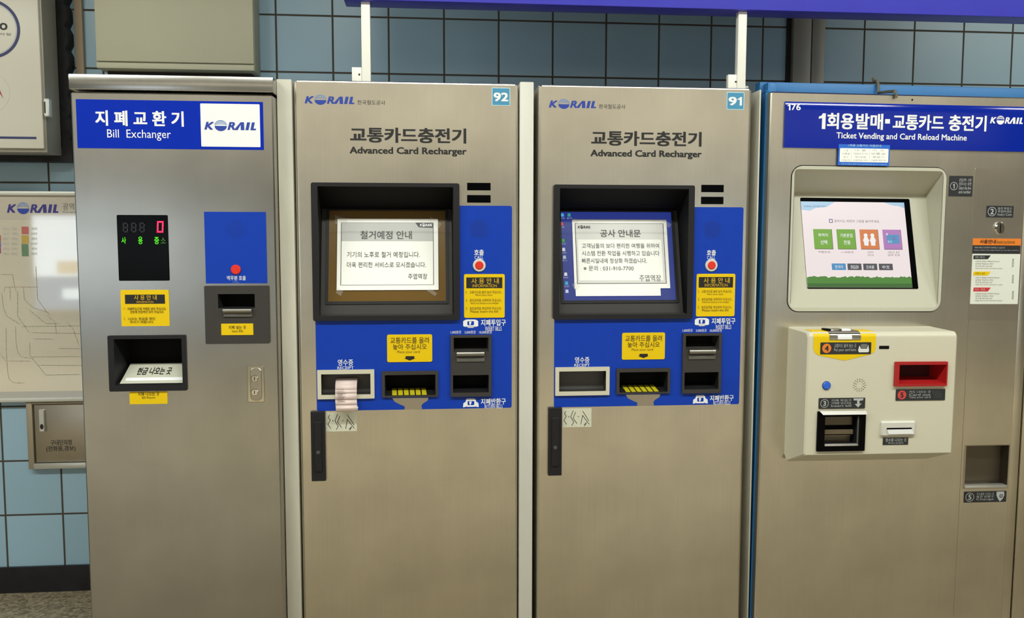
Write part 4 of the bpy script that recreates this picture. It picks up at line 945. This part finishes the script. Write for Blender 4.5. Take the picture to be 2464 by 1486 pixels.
b = MB(F); R = q((2124, 1053), (2186, 1051), (2184, 1069), (2124, 1070), y=D); b.plate(R, D-.001, D, LABK, .001); y = D-.0016; b.text('영수증 나오는 곳', R_(2131, 1054, 2181, 1062, y), y, LABW, .01); b.text('Receipt', R_(2138, 1063.5, 2174, 1067.5, y), y, LABW); b.build('slot_label', cb, 'black label under the card slot')
# change tray
b = MB(F); TRD = mat('shaded_tray_steel', (112, 104, 92), .45, 1.0); b.recess(chg, 0, .034, TRD, TRD, (chg[0]+.002, chg[1]-.004, chg[2]+.010, chg[3]-.004)); b.ring(rr(chg[0]-.004, chg[1]+.003, chg[2]-.004, chg[3]+.003, .002), rr(*chg, .0005), -.002, 0, STEELD)  # steel darkened to paint in the shadow inside the tray
ct = b.build('change_tray', root, 'recessed steel change tray')
b = MB(F); b.box(chg[0], chg[1]-.002, -.006, .02, chg[2]-.001, chg[2]+.008, ALU, .002); b.build('tray_lip', ct)
klabel('step_label', q((2319, 1181), (2421.5, 1181), (2420.5, 1207), (2319, 1208)), 0, '5', ('거스름돈 나오는 곳', '동전 반환구', 'Change'), root, 'black label with circled 5 under the change tray', 'cup')
# cable over the top of the ticket machine
cx = WORLD.at(2152, 222, 0)[0]; Zt = (F.M @ Vector((F.at(2152, 222)[0], 0, ZT))).z; Zb = Zt+(F.at(2100, 203, .10)[1]-ZT)
b = MB(WORLD); b.tube([(cx+.002, -.007, Zt-.012), (cx+.002, -.008, Zt-.002), (cx, -.003, Zt+.009), (cx-.003, .04, Zt+.014), (cx-.006, .085, Zt+.018), (cx-.006, .092, Zb), (cx-.005, .100, Zb+.012), (cx-.005, .12, Zb+.014), (cx-.004, .128, Zb+.024)], .0050, mat('cable_grey', (96, 94, 80), .6))
o = b.build('cable'); tag(o, 'short grey cable looped over the top edge of the ticket machine', 'cable')

# ------------------------------------------------------------------ overhead sign board on white posts
YS = .03
sl = WORLD.at(826, 0, YS)[0]; sr = WORLD.at(2540, 44, YS)[0]; sz = (WORLD.at(1250, 8, YS)[1]+WORLD.at(2464, 42.5, YS)[1])/2
root, F = thing('sign_board', 'long violet-blue board overhead on two white posts', 'sign board', ((sl+sr)/2, YS, MZ1))
b = MB(WORLD); 
def loc(bb): bb.T = F.I; return bb
b = loc(MB(WORLD)); b.box(sl, sr, YS, YS+.09, sz, CEIL-.02, BOARD, .003); b.build('board', root)  # unseen upper part carried up to the ceiling to keep light off the wall
for pl, pr, bl, pt, pyb in ((869.5, 891, 846.5, 161, 193.5), (1776, 1796.5, 1753, 178.5, 210)):
    yp = .05
    x0 = WORLD.at(pl, 100, yp)[0]; x1 = WORLD.at(pr, 100, yp)[0]; zb_ = MZ1+(0 if pl < 1000 else DZ)
    b = loc(MB(WORLD)); b.box(x0, x1, yp, yp+.025, zb_, sz, POSTW, .0015); po = b.build('post', root)
    b = loc(MB(WORLD)); b.box(WORLD.at(bl, 180, yp)[0], x0-.0005, yp+.002, yp+.022, zb_, WORLD.at(bl, pt, yp)[1], POSTW, .0015)
    b.cyl(WORLD.at(bl+18, pt+18, yp)[0], WORLD.at(bl+18, pt+18, yp)[1], .003, yp+.001, yp+.003, GAP, 10); b.build('bracket', po)

# ------------------------------------------------------------------ things on the wall at the left
# light box with round emblem
yf, ybk = YW-.23, YW-.10
root, F = thing('wall_sign_box', 'white wall sign box with a navy ring emblem, upper left', 'sign box', (WORLD.at(40, 200, yf)[0], YW, 1.6))
def wmb(): return loc(MB(WORLD))
xr = (WORLD.at(96, 10, yf)[0]+WORLD.at(107, 350, yf)[0])/2; zb_ = WORLD.at(50, 357, yf)[1]; xl = xr-.62; zt_ = 2.28
b = wmb(); b.box(xl, xr+.002, yf+.012, ybk, zb_-.012, zt_+.012, mat('sign_box_metal', (152, 148, 138), .45, .4), .003); b.build('housing', root, 'grey metal housing')
b = wmb(); b.box(xl+.01, xr-.004, yf, yf+.02, zb_, zt_, mat('sign_face', (206, 202, 188), .35), .004)
y = yf-.0006; NAVY = mat('navy_print', (34, 42, 96), .45)
cx, cz = WORLD.at(-25, 69, y); rx_ = WORLD.at(47, 69, y)[0]-cx; rz_ = cz-WORLD.at(-25, 139, y)[1]; ro = (rx_+rz_)/2+.002
b.ring(circ(cx, cz, ro, 60), circ(cx, cz, ro-.0098, 60), y, y, NAVY); b.ring(circ(cx, cz, ro-.012, 60), circ(cx, cz, ro-.013, 60), y, y, LOGOL)
b.text('metro', (cx-.062, WORLD.at(18, 69, y)[0], WORLD.at(0, 72, y)[1], WORLD.at(0, 52, y)[1]), y, INK, .02); b.text('수도권 지하철', (cx-.055, WORLD.at(26, 80, y)[0], WORLD.at(0, 85, y)[1], WORLD.at(0, 79, y)[1]), y, INKG)
cx2, cz2 = WORLD.at(-25, 222, y); r2 = WORLD.at(24, 222, y)[0]-cx2
b.ring(circ(cx2, cz2, r2, 44), circ(cx2, cz2, r2-.0009, 44), y, y, GREYP)
b.face([(WORLD.at(*p, y)[0], y, WORLD.at(*p, y)[1]) for p in ((-8, 205), (0, 217), (8, 237), (2, 228), (-6, 218))], REDB)
b.plate((xl+.05, WORLD.at(87.5, 330, y)[0], WORLD.at(40, 334, y)[1], WORLD.at(40, 328.5, y)[1]), y, y+.0003, NAVY)
b.build('face_panel', root, 'cream face with printed emblem')
b = wmb(); R = WORLD.rect(104, 236, 119, 281, yf-.01); b.plate((R[0], R[1], R[2], R[3]), yf-.012, yf+.012, ALU, .004, .003); b.plate((R[0]+.003, R[0]+.007, R[2]+.012, R[3]-.012), yf-.0126, yf-.0115, GAP); b.build('latch', root, 'small metal latch')
b = wmb(); xk = WORLD.at(173, 200, YW-.035)[0]; BK = mat('black_mount_shade', (26, 26, 30), .6, noise=((40, 40, 40), .25))  # black plate covers the mount plus the shaded back and shadow of the box
P = [(xl+.02, zb_-.03), (xk, zb_-.03)]; z_ = zb_-.03; k = 0
while z_ < zt_:
    z_ += .02; k += 1; P.append((xk-(.010 if k % 4 == 0 else 0.0), min(z_, zt_+.02)))
P.append((xl+.02, zt_+.02)); b.prism(P, YW-.06, YW-.001, BK); b.box(xl+.03, xr-.01, ybk, YW-.05, zb_+.02, zt_-.02, BK); b.build('mount_and_shadow', root, 'black scalloped mounting frame with the shadow of the box built in')
# trunking
b = MB(WORLD); R = WORLD.rect(179, 60, 198, 61, YW-.02); b.box(R[0], R[1], YW-.02, YW-.001, WORLD.at(190, 500, YW)[1], CEIL, TAN, .002); o = b.build('cable_trunking'); tag(o, 'tan vertical cable trunking between sign box and cream cabinet', 'trunking')
# cream cabinet
yf = YW-.11
root, F = thing('wall_cabinet', 'cream wall cabinet above the bill exchanger', 'cabinet', (WORLD.at(420, 100, yf)[0], YW, 1.8))
x0 = (WORLD.at(228, 20, yf)[0]+WORLD.at(232, 160, yf)[0])/2; x1 = WORLD.at(611.5, 100, yf)[0]; z0 = WORLD.at(420, 168, yf)[1]; z1 = WORLD.at(420, 152, yf)[1]
b = wmb(); b.box(x0, x1+.001, yf+.004, YW-.001, z0, 2.3, CABW, .004); b.build('body', root)
b = wmb(); b.box(x0+.001, x1-.001, yf-.006, yf+.004, z1+.002, 2.295, CABW, .003); b.build('door', root)
b = wmb(); b.box(x0+.001, x1-.001, yf-.006, yf+.004, z0+.001, z1-.002, CABW, .002); b.build('bottom_rail', root)
b = wmb(); b.box(x0+.02, x1-.02, YW-.06, YW-.002, z0-.028, z0, GAP); b.build('shadow_bar', root)  # dark bar stands in for the shade below the cabinet
# route map in its frame
yf = YW-.035
root, F = thing('map_poster', 'framed railway route map on the tiled wall', 'map', (WORLD.at(40, 700, yf)[0], YW, 1.0))
zt_ = (WORLD.at(20, 460, yf)[1]+WORLD.at(160, 459, yf)[1])/2; zb_ = (WORLD.at(20, 969, yf)[1]+WORLD.at(180, 965, yf)[1])/2
xl = WORLD.at(-240, 700, yf)[0]; xr = WORLD.at(232, 700, yf)[0]; fw = .016
FRM = mat('frame_aluminium', (206, 206, 198), .4, .3)
for R in ((xl, xr, zt_-fw, zt_), (xl, xr, zb_, zb_+fw), (xl, xl+fw, zb_+fw, zt_-fw), (xr-fw, xr, zb_+fw, zt_-fw)):
    b = wmb(); b.box(R[0], R[1], yf, YW-.001, R[2], R[3], FRM, .004); b.build('frame_rail', root)
b = wmb(); y = yf+.012; MAPP = mat('map_paper', (216, 208, 190), .07, coat=1.0)
b.box(xl+fw, xr-fw, y, YW-.002, zb_+fw, zt_-fw, MAPP); y -= .0006
HB = mat('map_header', (206, 196, 182), .07, coat=1.0); zh = WORLD.at(100, 528, y)[1]
b.plate((xl+fw, xr-fw, zh, zt_-fw-.002), y, y+.0004, HB); b.plate((xl+fw, xr-fw, zb_+fw, WORLD.at(100, 941, y)[1]), y, y+.0004, mat('map_footer', (172, 172, 170), .5, coat=1.0)); y -= .0005
b.logo(WORLD.rect(16, 491, 141, 512, y), y, LOGOV, LOGOL, LOGOB)
b.text('광역전철 노선도', (WORLD.at(151, 500, y)[0], WORLD.at(260, 500, y)[0], WORLD.at(151, 505, y)[1], WORLD.at(151, 488, y)[1]), y, INKG)
b.text('Metropolitan Subway Lines', (WORLD.at(151, 510, y)[0], WORLD.at(240, 510, y)[0], WORLD.at(151, 513, y)[1], WORLD.at(151, 508, y)[1]), y, INKG)
for (ya, yb_, c) in ((545, 563, (196, 96, 88)), (566, 586, (200, 166, 60)), (587, 616, (92, 136, 98))): R = WORLD.rect(51.5, ya, 69, yb_, y); b.plate(R, y, y+.0003, mat('legend_%d' % ya, c, .5, coat=1.0))
for ya, c in ((565, (190, 90, 60)), (580, (120, 100, 190)), (595, (150, 60, 110))): R = WORLD.rect(-8, ya, 2, ya+14, y); b.plate(R, y, y+.0003, mat('legend_b%d' % ya, c, .5))
for xa in (7, 27, 75):
    for l in range(6): b.text(random.choice(('경원선', '분당선', '일산선', '과천선', '안산선')), WORLD.rect(xa, 547+l*12, xa+14, 553+l*12, y), y, GREYP)
GREYM = mat('map_dots', (150, 150, 138), .6); ML = mat('map_line', (176, 176, 160), .6); MG = mat('map_line_green', (164, 176, 150), .6); MR = mat('map_line_red', (196, 172, 154), .6)
def mline(pts, m, st=True):
    b.strip([WORLD.at(*p, y) for p in pts], 0.0014, y, m)
    if st:
        for (xa, ya), (xb, yb_) in zip(pts, pts[1:]):
            L_ = math.hypot(xb-xa, yb_-ya); kk = int(L_/9)
            for i in range(1, kk): c = WORLD.at(xa+(xb-xa)*i/kk, ya+(yb_-ya)*i/kk, y-.0002); b.face([(p_[0], y-.0002, p_[1]) for p_ in circ(c[0], c[1], .0018, 6)], GREYM if i % 2 else m)
mline(((14, 790), (15, 850), (18, 895), (22, 912), (32, 920), (58, 921)), ML); mline(((37, 785), (38, 820), (42, 845), (50, 858), (75, 862)), ML); mline(((71, 825), (72, 855), (110, 902), (190, 900)), ML)
mline(((20, 868), (72, 868)), MR); mline(((75, 858), (215, 857)), ML); mline(((94, 878), (215, 879)), ML); mline(((52, 785), (215, 783)), MG); mline(((78, 800), (215, 802)), MG); mline(((80, 815), (130, 815)), ML)
mline(((42, 700), (42, 760), (70, 800)), MG); mline(((4, 705), (8, 740), (16, 760), (48, 780)), MG); mline(((10, 700), (12, 690), (24, 692), (24, 720)), ML); mline(((70, 745), (110, 778), (140, 778)), MG); mline(((112, 758), (132, 775), (136, 805)), ML)
mline(((160, 775), (175, 790), (190, 830)), MR); mline(((0, 660), (30, 660), (35, 690), (38, 700)), MG); mline(((20, 690), (90, 690)), MR); mline(((0, 850), (14, 868)), MR); mline(((86, 640), (90, 720), (120, 760)), MR); mline(((56, 690), (58, 720), (80, 740), (118, 752)), ML); mline(((140, 838), (215, 838)), ML)
b.build('map_sheet', root, 'cream map sheet with faint coloured lines')
# service hatch
yf = YW-.025
root, F = thing('service_hatch', 'steel service hatch with latch below the route map', 'hatch', (WORLD.at(140, 1050, yf)[0], YW, .6))
x0 = (WORLD.at(62, 980, yf)[0]+WORLD.at(69, 1125, yf)[0])/2; z0 = WORLD.at(140, 1127, yf)[1]; z1 = WORLD.at(140, 958, yf)[1]-.0; z1 = min(z1, zb_-.002); x1 = x0+.36; fw = .021
HF = mat('hatch_frame', (166, 154, 132), .5, .4)
b = wmb(); b.box(x0, x0+fw, yf, YW-.001, z0, z1, HF, .002); b.box(x1-fw, x1, yf, YW-.001, z0, z1, HF, .002); b.box(x0+fw, x1-fw, yf, YW-.001, z1-fw*.4, z1, HF, .002); b.build('frame', root)
b = wmb(); b.box(x0+fw*.9, x1-fw*.9, yf-.002, YW-.001, z0, z0+.021, ALU, .002); b.build('bottom_rail', root, 'bright bottom rail')
b = wmb(); b.box(x0+fw+.005, x1-fw-.004, yf+.006, YW-.001, z0+.024, z1-fw*.4-.003, STEELD, .001); y = yf+.0054
FK = mat('faded_ink', (58, 55, 52), .6); b.text('구내단자함', WORLD.rect(121, 1058, 174, 1070, y), y, FK, .012); b.text('(전화용,경보)', WORLD.rect(111, 1073, 182, 1086, y), y, FK, .012)
dr = b.build('hatch_door', root, 'steel hatch door with black lettering')
b = wmb(); R = WORLD.rect(93, 985, 109, 1038, yf); b.plate(R, yf-.004, yf+.006, ALU, .002, .002); b.cyl((R[0]+R[1])/2, R[2]+.020, .006, yf-.0055, yf-.003, GAP, 14, 0, .010); b.plate((R[0]+.003, R[1]-.003, R[2]+.003, R[2]+.009), yf-.006, yf-.003, CHROME); b.build('latch', dr, 'chrome latch')
